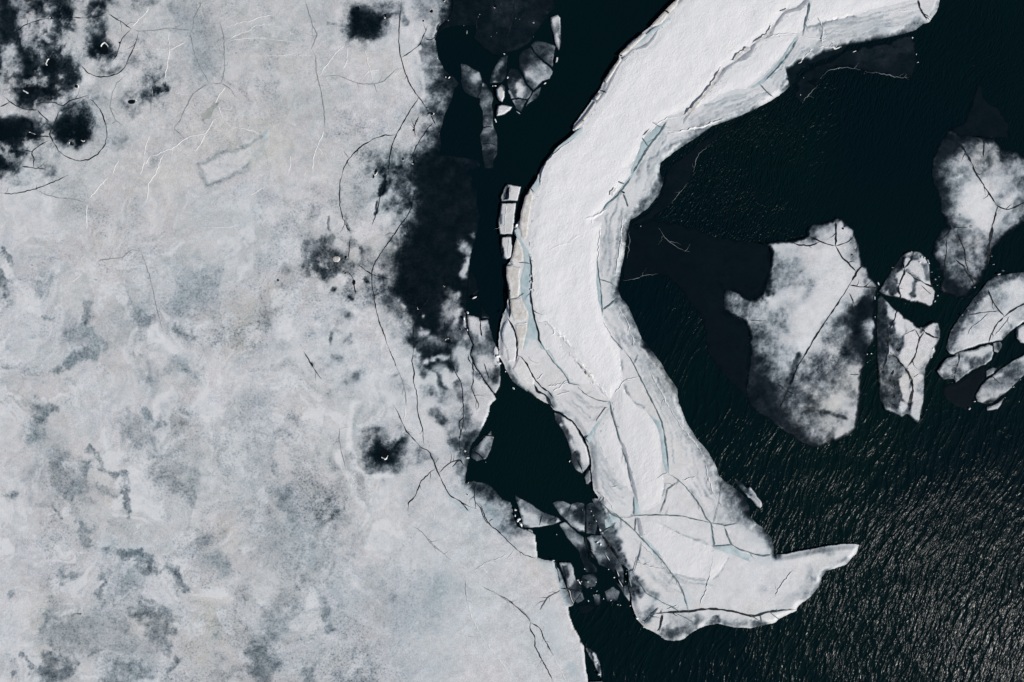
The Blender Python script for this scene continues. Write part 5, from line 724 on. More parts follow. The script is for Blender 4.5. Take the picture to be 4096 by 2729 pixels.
ARCH_CRACKS = (
    (7, '30: 535 20, 520 110, 490 220, 470 330'), (5, '30: 430 340, 380 440, 290 560, 200 660, 110 750'), (8, '30: 1500 0, 1520 80, 1560 150, 1605 190'), (5, '30: 90 765, 150 830, 215 885'), (7, '20: 1500 1080, 1440 1180, 1330 1320, 1250 1450, 1180 1568'), (4, '20: 1360 1100, 1450 1150'), (4, '20: 1270 1240, 1330 1315'), (10, '20: 1480 100, 1515 125'), (9, '20: 1068 500, 1095 508'), (9, '20: 905 815, 950 835'), (7, '20: 840 895, 865 910'), (6, '20: 735 1080, 755 1090'),
    (5, '21: 1190 10, 1100 130, 1040 200, 960 260, 915 330'), (6, '21: 1055 60, 1085 75, 1112 85'), (9, '21: 1090 150, 1115 170'), (5, '21: 1110 170, 1130 230, 1145 290'), (4, '21: 868 740, 880 850, 905 1020, 915 1200, 918 1270'), (6, '21: 920 1215, 980 1165, 1040 1120, 1075 1100'), (4, '21: 895 940, 990 965, 1040 1000'), (4, '21: 990 1440, 1050 1510, 1100 1568'), (9, '21: 100 540, 60 545'), (8, '21: 260 700, 280 800, 285 950, 275 1080, 290 1200, 320 1330, 350 1420, 350 1480, 400 1568'), (4, '21: 90 775, 270 800'), (9, '21: 75 980, 80 1100, 90 1190, 85 1290'), (10, '21: 75 1290, 120 1370, 150 1470, 155 1568 | 22: 155 40, 145 110'), (5, '21: 80 1115, 150 1110, 220 1060'), (7, '21: 45 1230, 20 1260'),
    (5, '22: 410 0, 440 50, 480 110, 560 190, 605 250, 618 300, 720 320'), (4, '22: 700 330, 770 400, 870 450, 980 465'), (8, '22: 150 50, 200 70, 250 140, 310 260, 370 330, 430 370, 480 430'), (12, '22: 310 310, 340 375, 400 395, 430 440, 480 520'), (5, '22: 985 460, 1000 560, 1030 650, 1060 760, 1085 850'), (5, '22: 1090 880, 1140 1010, 1170 1160, 1190 1260'), (5, '22: 1110 0, 1170 80, 1230 190, 1290 310, 1350 430, 1400 530, 1450 650, 1480 800, 1500 950, 1510 1100'), (4, '22: 1510 1110, 1580 1150, 1660 1220, 1740 1320, 1810 1420, 1850 1520, 1890 1550'), (4, '22: 1605 1175, 1500 1245, 1480 1350, 1430 1470'), (5, '22: 1200 1310, 1200 1480'), (4, '22: 1110 1505, 1230 1480, 1430 1475, 1640 1490, 1820 1530, 1900 1550'), (4, '22: 1990 1190, 1960 1360, 1910 1550'), (4, '22: 1200 130, 1240 40'), (6, '22: 915 1370, 925 1325'), (7, '22: 910 1365, 1000 1470, 1080 1510, 1150 1568'),
    (6, '23: 940 0, 1050 70, 1130 140, 1210 215, 1280 290, 1380 390, 1440 460, 1510 550, 1590 660, 1640 760, 1690 930'), (5, '23: 1220 90, 1210 215'), (5, '23: 930 220, 1000 180, 1040 130'), (5, '23: 1270 300, 1245 430, 1210 540, 1170 610'), (5, '23: 1800 0, 1850 100, 1890 140, 1920 340, 1900 350'), (5, '23: 1890 140, 2020 165, 2130 140'), (6, '23: 2010 170, 2040 260, 2075 335, 2150 380, 2240 405 | 33: 40 420, 120 433, 210 425'), (5, '23: 1900 350, 2075 335'), (9, '23: 1375 955, 1480 940, 1600 935, 1720 930, 1800 910, 1930 910, 2080 930, 2240 970 | 33: 60 970, 160 935, 300 920, 420 910'), (7, '23: 1290 1045, 1350 980, 1420 895'), (9, '23: 1455 955, 1440 1040, 1420 1120'), (5, '23: 1210 620, 1310 770, 1420 830, 1500 870, 1610 930'), (4, '23: 1570 945, 1680 1000, 1780 1060'), (7, '33: 160 925, 210 970, 260 1000'), (6, '33: 230 940, 245 915'), (5, '33: 0 970, 70 1005'), (4, '33: 90 960, 105 1030'), (9, '23: 930 270, 980 330, 1030 400, 1060 460'), (7, '23: 1150 560, 1165 640, 1180 720'), (4, '23: 1060 460, 1100 520'))
cracks(arch, [q for q in ARCH_CRACKS if q[0] > 7], jit=1.2, k=.65, lift=.045)
cracks(arch, [q for q in ARCH_CRACKS if q[0] <= 7], M_TEAL, jit=1.2, k=.72, lift=.045)
cracks(arch, [(w, t) for w, t in (
    (10, '21: 300 780, 400 710, 520 650, 660 580, 760 510, 820 430, 830 400'), (8, '21: 700 410, 800 385, 900 345, 960 310'), (8, '21: 360 1320, 430 1320, 500 1400, 580 1470, 650 1560'), (9, '22: 620 30, 720 130, 800 220, 850 290, 920 370, 985 450'), (6, '22: 1000 470, 1040 500'), (5, '22: 420 330, 500 310, 620 290'), (6, '22: 250 60, 300 100, 360 130'), (4, '22: 330 260, 390 215'), (5, '22: 470 380, 620 260'), (4, '22: 500 405, 640 370'), (4, '22: 1020 400, 1090 300, 1130 265, 1250 235'), (4, '22: 1240 1220, 1350 1180, 1440 1130, 1510 1085'), (4, '22: 970 1235, 1060 1220'), (5, '22: 1330 130, 1360 250, 1450 390, 1530 540, 1620 690, 1740 820, 1840 980'), (5, '22: 1840 1000, 1860 1150, 1900 1250, 1960 1340'), (4, '22: 1630 1165, 1750 1125'), (6, '30: 595 140, 630 200, 645 280, 630 400'), (4, '30: 480 330, 600 360, 780 385'), (5, '30: 600 420, 700 430, 830 410'), (4, '30: 1320 110, 1480 95'), (5, '30: 160 330, 260 310, 420 310'), (5, '20: 1340 1060, 1400 1120, 1500 1060, 1600 1050'), (4, '20: 900 1320, 1010 1200, 1100 1120'), (5, '20: 1460 1180, 1600 1185, 1800 1140, 2000 1070'), (4, '23: 1240 300, 1340 400, 1440 480, 1520 570, 1600 690, 1650 800'), (6, '23: 1920 400, 1880 600, 1840 740, 1790 900'), (5, '23: 1230 430, 1180 600'), (4, '23: 1160 460, 1290 510, 1400 540, 1510 560'), (5, '22: 880 1270, 940 1330, 1000 1390, 1020 1450'), (5, '21: 90 785, 170 770'), (6, '21: 140 1330, 250 1320'), (5, '21: 900 480, 880 700, 870 780'), (5, '21: 930 1310, 1000 1440'), (5, '23: 1490 910, 1590 870'), (4, '33: 220 800, 260 700, 380 560'), (6, '30: 440 560, 520 480, 560 430'), (5, '21: 1100 320, 1080 560, 1030 900'), (5, '21: 1040 1160, 1130 1300, 1180 1450, 1200 1560'))], mat=M_RIDGE, name='pressure_ridge', ridge=.05, lift=-.006, jit=3)
cracks(arch, [(30, '21: 300 780, 400 710, 520 650, 660 580, 760 510, 815 440, 830 400'), (16, '21: 690 415, 800 385, 900 345, 960 310'), (14, '21: 345 1325, 430 1320, 500 1400, 580 1470, 650 1560'), (15, '22: 620 30, 720 130, 800 220, 850 290, 920 370, 985 450'), (8, '20: 1460 1180, 1600 1185, 1800 1140, 2000 1070')], M_SNOW, name='pressure_ridge', ridge=.05, lift=.012, jit=4, taper=.3)
cracks(arch, [(9, '20: 1650 1050, 1780 910, 1900 770, 1990 610'), (9, '20: 2080 560, 2150 490, 2230 430'), (8, '30: 30 400, 150 320, 200 240'), (7, '30: 280 120, 340 90'), (6, '22: 700 120, 830 260'), (6, '22: 890 660, 940 560, 980 520'), (6, '20: 1290 1230, 1360 1170'), (6, '21: 1030 120, 990 190')], mat=M_SLAB, name='silt_streak', jit=4, lift=.03, top=.38)

# ------------------------------------------------------------------ smaller floes
def floe(name, text, label, top=.12, step=2.6, ragged=3, edge=9, group=None, cat='ice floe', mat=None, wet=None, feather=5):
    o = sheet(name, text, mat or M_ICE, top=top, step=step, ragged=ragged, edge=edge, wet=wet, feather=feather)
    return tag(o, label, cat, group, 'thing')
wedge = floe('wedge_slab', '11: 1942 1245, 2060 1272, 2066 1298, 2133 1293, 2180 1480, 2228 1568 | 12: 2232 60, 2250 180, 2245 330, 2205 392, 2182 388, 2105 285, 2018 148, 1972 40 | 11: 2000 1520, 1950 1400', 'speckled grey wedge of ice split off along the shore sheet beside the narrow channel')
cracks(wedge, [(5, '11: 2060 1275, 2070 1380, 2080 1450'), (4, '12: 2100 120, 2140 260'), (5, '11: 1940 1300, 1960 1420')])
sliver = floe('thin_shard', '11: 1970 870, 2000 880, 2030 950, 2040 1060, 2055 1100, 2060 1145, 2000 1110, 1955 1085, 1945 1030, 1955 950', 'small dark shard above the square hole at the edge of the shore sheet', top=.05, step=2)
cracks(sliver, [(6, '11: 2050 1030, 2010 1060, 1985 1090')])
point = floe('thin_shard', '11: 2068 1130, 2090 1180, 2120 1240, 2142 1262, 2138 1288, 2072 1288', 'dark triangular shard pointing up beside the square hole in the shore sheet', top=.04, step=2)
pond = floe('pond_floe', '12: 2040 850, 2080 800, 2160 722, 2168 770, 2188 782, 2160 900, 2145 930, 2110 985, 2030 1000, 1975 965, 1985 895', 'small glassy grey floe at the left shore of the enclosed dark pool', top=.06, step=2)
cracks(pond, [(6, '12: 2000 910, 2050 940, 2090 985'), (5, '12: 2060 800, 2100 770, 2185 775')])
cres = floe('crescent_floe', '22: 485 560, 540 575, 600 620, 650 640, 690 700, 740 790, 785 880, 805 960, 805 1030, 770 1075, 735 1115, 680 1080, 640 1010, 635 930, 600 800, 555 720, 500 650', 'crescent-shaped grey floe hugging the left flank of the long white floe')
cracks(cres, [(4, '22: 690 980, 730 1060, 745 1110'), (8, '22: 675 905, 680 935')])
bud = floe('small_floe', '22: 755 1140, 765 1110, 815 1065, 818 1120, 822 1175, 795 1215, 770 1205', 'small rounded grey floe at the lower tip of the crescent floe', top=.1, step=2)
cracks(bud, [(4, '22: 800 1060, 770 1120')])
slab_lab = ('short square beige slab at the top of the chain of three', 'long beige slab in the middle of the chain of three', 'narrow tapering beige slab at the bottom of the chain of three')
for t, l in zip(('21: 25 140, 60 76, 195 100, 160 234, 15 236, 0 200', '11: 2236 560 | 21: 10 246, 150 245, 132 400, 128 470, 112 534, 20 538 | 11: 2236 1220, 2215 1140, 2225 1040', '21: 8 552, 106 545, 115 640, 105 742, 62 762, 25 745, 5 660'), slab_lab):
    t = t if not t.startswith('11') else '21: 10 246, 150 245, 132 400, 128 470, 112 534, 20 538, -5 535, -22 440, -18 380, 0 300'
    o = floe('beige_slab', t, l, top=.22, step=2.2, ragged=2, edge=6, group='chain of beige slabs left of the white floe')
    cracks(o, [(3, {0: '21: 90 110, 80 220', 1: '21: 60 260, 50 400, 40 530', 2: '21: 80 560, 70 740'}[slab_lab.index(l)])], mat=M_RIDGE, name='pressure_ridge', ridge=.04, lift=-.01)
knife = floe('sliver_floe', '22: 2096 1150, 2130 1205, 2170 1262, 2230 1330 | 32: 0 1335, 60 1400, 100 1432, 118 1400, 112 1365, 60 1290, 10 1220 | 22: 2215 1235, 2150 1180', 'thin white sliver floating alone off the right flank of the long white floe', top=.16, step=2)
# east
# dark shelf between the two
shelf = floe('submerged_shelf', SHELF_E, 'dark drowned shelf of thin ice between the white arch and the big grey floe', top=.0, step=5, ragged=5, edge=20, wet=.965, feather=54)
big = floe('grey_floe', '31: 862 432, 832 386, 782 380, 740 412, 640 430, 560 440, 515 500, 520 545, 450 568, 360 588, 270 592, 160 606, 60 604, 180 640, 195 760, 180 880, 120 1040, 60 1110, 0 1115 | 21: 2130 1040, 2030 1025, 2008 1080, 2012 1210, 2090 1262, 2190 1300, 2240 1400 | 32: 20 40, 0 200, -30 320, 0 500, 100 570, 200 640, 330 745, 500 850, 570 875, 645 866, 760 822, 900 760, 962 690, 985 560, 998 400, 1010 200, 1040 130, 1060 30 | 31: 1125 1480, 1130 1400, 1128 1250, 1125 1150, 1138 1080, 1152 1020, 1140 968, 1080 920, 1062 830, 1018 800, 1002 700, 985 620, 948 545, 940 490, 900 455', 'large mottled grey and white floe with a dark round pond, right of the white arch', top=.14, step=3.2, feather=20)
cracks(big, [(w*.72, t) for w, t in ((8, '31: 772 420, 775 520, 768 640'), (7, '31: 768 640, 700 618, 620 595, 540 550'), (7, '31: 770 640, 830 740, 900 810, 955 865'), (5, '31: 775 635, 870 605, 940 550'), (6, '31: 370 595, 440 630, 540 632, 620 600'), (10, '31: 1015 800, 960 870, 915 950'), (7, '31: 915 950, 850 1060, 740 1220, 640 1370, 520 1568 | 32: 440 130, 380 280, 300 470, 240 620'), (5, '31: 890 985, 1000 1005, 1150 1010'), (6, '31: 895 1060, 930 1150, 950 1210'), (6, '31: 110 1085, 125 1120'), (7, '32: 250 300, 320 360, 400 400'), (4, '32: 980 220, 900 215'), (4, '31: 980 620, 960 670, 930 660'), (7, '31: 870 435, 840 470'), (4, '31: 0 1300, 140 1310'))])
hole(big, '31', 915, 715, 9, 9); hole(big, '31', 835, 480, 10, 8, rim=True)
star = floe('star_floe', 'R: 470 62, 500 32, 560 8, 640 10, 695 60, 728 120, 740 200, 752 310, 788 365, 778 440, 760 490, 725 512, 670 490, 620 465, 560 474, 500 445, 470 440, 400 425, 330 408, 275 370, 300 330, 345 250, 405 160, 445 100', 'white and grey floe broken by a star of cracks, above the dark wedge of water', step=2.2, feather=10)
cracks(star, [(w*.75, t) for w, t in ((11, 'R: 590 20, 560 90, 530 140, 500 165'), (6, 'R: 470 65, 485 110, 495 165'), (4, 'R: 390 158, 490 158'), (8, 'R: 500 165, 500 210, 470 270, 445 330, 455 380, 475 410'), (8, 'R: 510 185, 560 215, 600 260, 650 280, 700 310, 770 345'), (3, 'R: 655 320, 740 400'), (7, 'R: 470 400, 465 440'))])
finger = floe('finger_floe', 'R: 262 440, 300 405, 345 445, 410 510, 436 540, 450 535, 510 598, 580 640, 625 690, 665 695, 720 660, 760 635, 808 648, 835 720, 830 790, 790 870, 790 910, 745 980, 700 1060, 690 1200, 685 1330, 665 1450, 640 1540, 615 1560, 560 1510, 530 1478, 475 1500, 430 1480, 330 1440, 290 1350, 278 1250, 268 1120, 262 1000, 258 700', 'tall finger-shaped floe of white plates and dark grey ice, below the star-cracked floe', step=2.2, feather=12)
cracks(finger, [(w*.75, t) for w, t in ((9, 'R: 435 530, 420 600, 370 710, 362 800, 358 900, 340 980, 310 1060'), (12, 'R: 640 690, 680 735'), (9, 'R: 680 735, 740 770, 820 795'), (7, 'R: 680 735, 640 790, 620 870, 600 940, 560 1010, 530 1050'), (4, 'R: 600 720, 640 790'), (4, 'R: 500 755, 600 715'), (8, 'R: 375 915, 440 980, 500 1050'), (13, 'R: 505 1055, 540 1110, 570 1180, 575 1260, 555 1360, 545 1440'), (4, 'R: 580 1140, 630 1110'))])
hole(finger, 'R', 445, 905, 14, 20); hole(finger, 'R', 398, 1100, 8, 22, 15); hole(finger, 'R', 418, 1215, 9, 14); hole(finger, 'R', 410, 1310, 12, 18); hole(finger, 'R', 408, 1385, 12, 9); hole(finger, 'R', 310, 1090, 16, 14); hole(finger, 'R', 380, 1170, 6, 12)
blur = floe('drowned_floe', 'Q: 480 140, 560 200, 680 190, 780 225, 880 240, 960 330, 1060 340, 1120 380, 1500 420, 1650 600, 1650 860, 1500 920, 1110 985, 1000 1080, 900 1170, 850 1230, 830 1310, 800 1390, 760 1480, 730 1540, 690 1568, 640 1640, 500 1660, 380 1600, 400 1480, 370 1360, 310 1260, 330 1160, 370 1080, 440 1020, 400 900, 380 760, 320 640, 305 520, 330 380, 370 260', 'large blurred half-drowned grey floe with a white centre at the upper right edge', top=.10, step=3, ragged=6, edge=20, feather=34)
cracks(blur, [(w*.7, t) for w, t in ((10, 'Q: 560 270, 610 370, 660 450'), (7, 'Q: 660 450, 700 550, 770 660, 830 750, 875 820'), (7, 'Q: 870 820, 920 850, 980 870, 1050 845, 1130 810, 1300 760'), (7, 'Q: 890 840, 870 940, 840 1020'), (14, 'Q: 845 1010, 830 1120, 815 1220, 815 1360'), (6, 'Q: 770 240, 770 330, 765 400'), (4, 'Q: 480 1000, 500 1025, 620 1030'), (6, 'Q: 430 1140, 438 1240, 425 1340, 415 1470'), (5, 'Q: 360 1165, 420 1110, 470 1060'), (6, 'Q: 530 1060, 560 1140, 600 1240, 605 1340, 630 1430'), (11, 'Q: 520 1320, 580 1370, 620 1440, 680 1480, 730 1520'), (9, 'Q: 640 1450, 680 1540'))], mat=M_CRACK)
for x, y, r in ((530, 562, 20), (778, 458, 22), (552, 915, 18), (650, 1020, 24), (478, 1255, 20), (695, 495, 15)):   # pale frozen bubbles
    ox, oy = TILES['Q']; th = np.linspace(0, 2*np.pi, 15)[:-1]
    sheet('frozen_bubble', np.stack([ox+(x+r*.6*np.cos(th))/2.24, oy+(y+r*.6*np.sin(th))/2.24], 1), M_SEAM, top=.10, step=1.5, ragged=1, edge=4, parent=blur, rise=.02)
oval = floe('split_floe', 'R: 1240 300, 1250 282, 1350 230, 1470 205, 1600 190, 1720 220, 1760 400, 1700 560, 1568 650, 1475 725, 1385 810, 1300 828, 1262 832, 1100 880, 945 938, 905 930, 872 870, 892 830, 930 715, 1000 600, 1100 470, 1180 375', 'broad white and grey floe at the right edge, crossed by curved cracks', top=.16)
cracks(oval, [(w, t) for w, t in ((5, 'R: 1250 350, 1270 420, 1310 490, 1350 545, 1392 598'), (6, 'R: 1392 598, 1450 550, 1568 485, 1660 440'), (5, 'R: 1392 598, 1340 650, 1290 730, 1265 800, 1258 832'), (3, 'R: 1080 580, 1200 560, 1340 548'))])
cracks(oval, [(4, 'R: 1260 560, 1180 640, 1100 690, 1060 770'), (4, 'R: 1450 590, 1380 680, 1310 770')], mat=M_RIDGE, name='pressure_ridge', ridge=.05, lift=-.01)
lens = floe('lens_floe', 'R: 1000 912, 1110 895, 1262 842, 1303 860, 1305 930, 1290 985, 1232 1030, 1125 1075, 1045 1130, 1010 1165, 960 1195, 948 1160, 860 1165, 815 1120, 795 1090, 828 1025, 880 975, 950 945', 'white-topped lens-shaped floe just below the black crack of the broad floe', top=.14, step=2.2)
cracks(lens, [(6, 'R: 1000 920, 985 1000, 965 1080, 950 1180')])
knob = floe('small_floe', 'R: 1305 835, 1370 818, 1390 850, 1380 890, 1345 930, 1310 910', 'small dark knob of ice tucked into the right end of the lens-shaped floe', top=.04, step=1.8, ragged=2)
teal = floe('glassy_floe', 'R: 1640 900, 1560 950, 1480 990, 1400 1050, 1310 1110, 1240 1170, 1195 1215, 1142 1310, 1160 1362, 1240 1385, 1300 1375, 1345 1340, 1400 1300, 1480 1235, 1540 1170, 1640 1080', 'glassy teal-grey floe lying diagonally at the right edge above the rippled water', top=.08)
cracks(teal, [(4, 'R: 1300 1140, 1360 1200')])
lip = floe('small_floe', 'R: 1250 1400, 1300 1392, 1350 1365, 1400 1320, 1410 1335, 1380 1390, 1345 1432, 1250 1447, 1242 1425', 'narrow grey strip along the lower edge of the glassy teal-grey floe', top=.05, step=1.8, ragged=2)
nub = floe('small_floe', 'R: 1240 1085, 1300 1050, 1345 1060, 1310 1110, 1240 1150', 'small dim grey floe between the lens-shaped floe and the glassy floe', top=.04, step=1.8, ragged=2)
skim = floe('submerged_shelf', 'R: 1225 1035, 1240 1080, 1230 1150, 1190 1190, 1150 1280, 1125 1340, 1115 1400, 1070 1440, 960 1395, 880 1330, 850 1250, 900 1200, 960 1200, 1050 1150, 1130 1090', 'dark smooth patch of drowned ice below the lens-shaped floe', top=.01, step=3, wet=.965, feather=20)
cap = floe('round_floe', 'R: 1600 655, 1540 675, 1508 700, 1500 740, 1510 795, 1540 830, 1580 848, 1680 850, 1720 760, 1680 680', 'small bright white rounded floe cut off by the right edge', top=.14, step=2)
# top right drowned shelf
tri = floe('submerged_shelf', '30: 910 440, 1060 405, 1260 370, 1440 305, 1475 330, 1490 420, 1505 550, 1480 640, 1462 700, 1330 690, 1230 650, 1100 640, 990 615, 900 598, 800 600, 700 630, 640 680, 560 730, 640 690, 640 720, 560 830, 470 920, 420 840, 430 740, 520 610, 620 570, 760 520', 'dark drowned shelf with pale spots below the top right end of the white floe', top=.012, step=4, ragged=5, wet=.87, feather=44)
shelf2 = floe('submerged_shelf', '20: 1480 1568, 1560 1460, 1680 1370, 1790 1290, 1860 1230, 2000 1150, 2150 1090, 2235 1010, 2200 1080, 2090 1150, 1980 1200, 1890 1280, 1800 1360, 1760 1450, 1730 1568 | 21: 1690 60, 1600 180, 1540 260, 1350 400, 1170 465, 1190 420, 1340 330, 1450 190, 1480 60', 'dark drowned rim curving along the inner bend of the white floe', top=.008, step=4, ragged=5, wet=.95, feather=24)
spur = floe('submerged_shelf', '30: 2050 745, 2085 750, 2090 820, 2130 900, 2240 980, 2330 1100, 2330 1230, 2000 1220, 1850 1200, 1820 1140, 1920 1110, 1980 1000, 2020 870', 'very dark drowned spur with a thin pale tip above the blurred floe', top=.008, step=4, ragged=5, wet=.95, feather=24)
for o, its in ((shelf, ('21: 1105 952, 1200 932, 1350 896, 1420 890', '21: 1155 500, 1165 600, 1135 740', '21: 1430 470, 1480 560, 1600 660, 1700 690')), (tri, ('30: 640 690, 700 632, 800 602, 900 600, 1000 620', '30: 1040 632, 1230 655, 1330 692, 1440 690', '30: 475 915, 540 840, 620 760')), (shelf2, ('21: 1690 60, 1600 180, 1540 255', '20: 1740 1540, 1760 1450, 1800 1362, 1890 1282'))):
    cracks(o, [(1.5, t) for t in its], M_SEAM, name='sparkle_line', jit=3, taper=.4)  # water-line sparkle along the shelves, drawn as thin pale strips
# north-west
pan = floe('black_ice_pan', 'px: 1812 -150 | N: 478 0, 465 60, 445 140, 400 190, 345 250, 338 290, 420 235, 530 222, 620 226, 690 215, 665 330, 720 400, 830 490, 940 470, 1060 440, 1165 370, 1200 300, 1280 200, 1330 110, 1400 60, 1370 0 | px: 2230 -200, 2100 -500, 1900 -500', 'sheet of near-black thin ice at the top edge beside the shore ice', top=.02, step=4, wet=.85)
cracks(pan, [(w, t) for w, t in ((6, 'N: 1030 0, 1015 100, 990 220, 960 330, 990 400'), (5, 'N: 710 120, 680 190, 690 260'), (4, 'N: 870 0, 900 60, 1000 160'))])
hole(pan, 'N', 850, 46, 14, 16)
tongue = floe('tongue_floe', 'N: 535 555, 600 570, 660 605, 720 640, 732 690, 735 730, 772 738, 800 790, 830 825, 842 870, 826 950, 836 1050, 842 1140, 868 1190, 880 1260, 872 1380, 835 1450, 830 1505, 760 1505, 740 1420, 722 1280, 710 1210, 742 1145, 735 1000, 706 930, 716 880, 680 872, 620 850, 570 820, 545 740, 548 640', 'long dim tongue of thin ice hanging down in the channel left of the fan', top=.05, step=2.4)
cracks(tongue, [(4, 'N: 745 1140, 780 1130, 830 1135'), (4, 'N: 735 740, 720 820, 690 870'), (4, 'N: 725 1290, 800 1280, 870 1300')])
fa = floe('fan_floe', 'N: 1060 485, 1110 440, 1165 412, 1200 455, 1240 505, 1300 558, 1362 610, 1376 640, 1345 705, 1280 725, 1235 770, 1195 803, 1142 750, 1105 665, 1065 600', 'largest piece of the dark fan, with two white patches', top=.07, step=2.2, group='broken pieces of the dark fan')
fb = floe('fan_floe', 'N: 1172 395, 1232 352, 1330 376, 1392 402, 1388 500, 1372 600, 1310 552, 1250 500, 1210 460', 'dark upper right piece of the fan beside the tall white sliver', top=.05, step=2.2, group='broken pieces of the dark fan')
fc = floe('fan_floe', 'N: 968 640, 985 605, 1055 610, 1095 680, 1135 758, 1188 812, 1168 850, 1142 888, 1060 874, 992 882, 978 840, 962 812, 976 795, 958 730', 'fan piece with one bright white spot in its middle', top=.07, step=2.2, group='broken pieces of the dark fan')
fd = floe('fan_floe', 'N: 1000 888, 1060 880, 1138 895, 1100 960, 1085 1002, 1040 965', 'lowest pointed grey piece of the fan', top=.05, step=2, group='broken pieces of the dark fan')
fe = floe('fan_floe', 'N: 1272 765, 1252 840, 1225 878, 1165 915, 1118 962, 1150 890, 1192 818', 'thin grey strip along the lower right rim of the fan', top=.04, step=1.8, group='broken pieces of the dark fan')
ff = floe('fan_floe', 'N: 890 512, 930 488, 968 485, 966 560, 955 690, 900 738, 795 748, 822 640, 862 560', 'dark left wing of the fan, next to the tongue', top=.04, step=2.2, group='broken pieces of the dark fan')
tall = floe('tall_sliver', 'N: 1345 148, 1415 126, 1442 150, 1446 260, 1446 370, 1424 462, 1396 400, 1372 300, 1350 225', 'tall white sliver floating upright above the fan', top=.12, step=1.8, ragged=2)
ch1 = floe('white_block', 'N: 910 742, 946 770, 945 870, 920 928, 882 900, 862 860, 855 800, 886 765', 'upper of two small white blocks wedged left of the fan, cream coloured', top=.26, step=1.8, ragged=2)
ch2 = floe('white_block', 'N: 872 940, 910 930, 1014 952, 990 990, 930 1030, 862 1045, 862 1000', 'lower of two small white blocks wedged left of the fan, triangular', top=.24, step=1.8, ragged=2)
cracks(ch2, [(3, 'N: 880 970, 920 990, 990 980')], mat=M_RIDGE, name='pressure_ridge', ridge=.05, lift=-.01)
ch3 = floe('white_block', 'N: 1394 507, 1425 508, 1416 558, 1388 572', 'tiny white block under the point of the tall white sliver', top=.22, step=1.4, ragged=1, edge=4)
# broken triangle and channel
t1 = floe('triangle_floe', 'T: 802 402, 850 440, 905 455, 960 490, 1060 560, 1130 585, 1185 600, 1232 640, 1150 680, 1065 690, 960 710, 882 704, 850 600, 820 480', 'bright triangular floe with a sharp tip at the bottom of the dark pool', top=.12, step=2.2)
cracks(t1, [(4, 'T: 1045 590, 1025 680'), (3, 'T: 1180 600, 1120 640')])
t2 = floe('shattered_floe', 'T: 1142 482, 1175 462, 1240 455, 1305 490, 1370 470, 1428 482, 1440 600, 1438 745, 1370 740, 1310 690, 1245 620, 1190 560', 'dark glassy floe with a pale band, right of the triangular floe', top=.09, step=2.2)
hole(t2, 'T', 1342, 562, 7, 10); hole(t2, 'T', 1405, 545, 8, 8); cracks(t2, [(4, 'T: 1310 500, 1290 560')])
t3 = floe('shattered_floe', 'T: 1445 500, 1480 478, 1515 480, 1540 560, 1548 640, 1552 700, 1530 768, 1445 752', 'narrow dark floe against the flank of the white floe, with a small hole', top=.08, step=2)
hole(t3, 'T', 1478, 665, 10, 10); cracks(t3, [(5, 'T: 1448 700, 1500 720')])
t4 = floe('shattered_floe', 'T: 1200 670, 1255 640, 1310 690, 1365 745, 1425 785, 1440 850, 1455 910, 1475 1000, 1545 1060, 1548 1110, 1440 1105, 1410 1010, 1370 900, 1335 865, 1262 780', 'dim ragged floe along the right side of the small square pool', top=.06, step=2.2)
t5 = floe('shattered_floe', 'T: 1452 785, 1500 768, 1590 762, 1650 865, 1715 950, 1760 1015, 1785 1090, 1790 1225, 1735 1160, 1680 1085, 1560 1040, 1530 975, 1492 925, 1480 850', 'long dark floe with a white crusted top, lying below the small holes', top=.08, step=2.2)
cracks(t5, [(9, 'T: 1600 780, 1660 870, 1730 960, 1770 1020'), (6, 'T: 1440 780, 1450 850, 1480 930, 1530 990')])
t6 = floe('ribbed_floe', 'T: 1195 1012, 1305 1010, 1335 1060, 1345 1120, 1362 1175, 1415 1235, 1395 1300, 1335 1392, 1290 1265, 1245 1140, 1215 1060', 'white ribbed floe below the small square pool, darkening to its right', top=.13, step=2.2)
cracks(t6, [(4, 'T: 1230 1030, 1255 1110, 1270 1200'), (5, 'T: 1215 1240, 1300 1250, 1400 1275')])
cracks(t6, [(4, 'T: 1290 1260, 1310 1330, 1335 1385')], mat=M_RIDGE, name='pressure_ridge', ridge=.05, lift=-.01)
tb = floe('fringe_slab', '23: 760 1265, 800 1270, 860 1320, 905 1420, 915 1490, 905 1568, 800 1568, 770 1400 | px: 2365 2760, 2420 2780, 2410 2730', 'white and grey slab cracked off the shore sheet at the bottom edge', top=.12, step=2.2)
# thin dark plates of brash in the channel
for i, (t, l) in enumerate((('23: 830 790, 900 785, 908 880, 850 892', 'square dark plate of brash in the lower channel'), ('23: 740 620, 830 600, 880 650, 860 720, 780 740, 730 690', 'dark many-sided plate of brash above the square plate'), ('23: 650 760, 740 770, 760 830, 700 880, 660 840', 'dark plate of brash beside the blue fringe of the shore ice'), ('23: 940 760, 1020 720, 1080 760, 1060 850, 960 860', 'dark plate of brash right of the square plate'), ('23: 1040 680, 1110 720, 1150 700, 1170 800, 1180 880, 1120 800', 'narrow dark plate of brash along the white floe'), ('23: 700 900, 780 880, 860 900, 800 960, 720 960', 'lowest dark plate of brash at the edge of the ripples'))):
    PT = P(t); w = window(PT, 20); F['w'][w] = np.minimum(F['w'][w], .965)
    floe('brash_plate', t, l, top=.01, step=2, ragged=3, group='dark plates of brash in the lower channel')
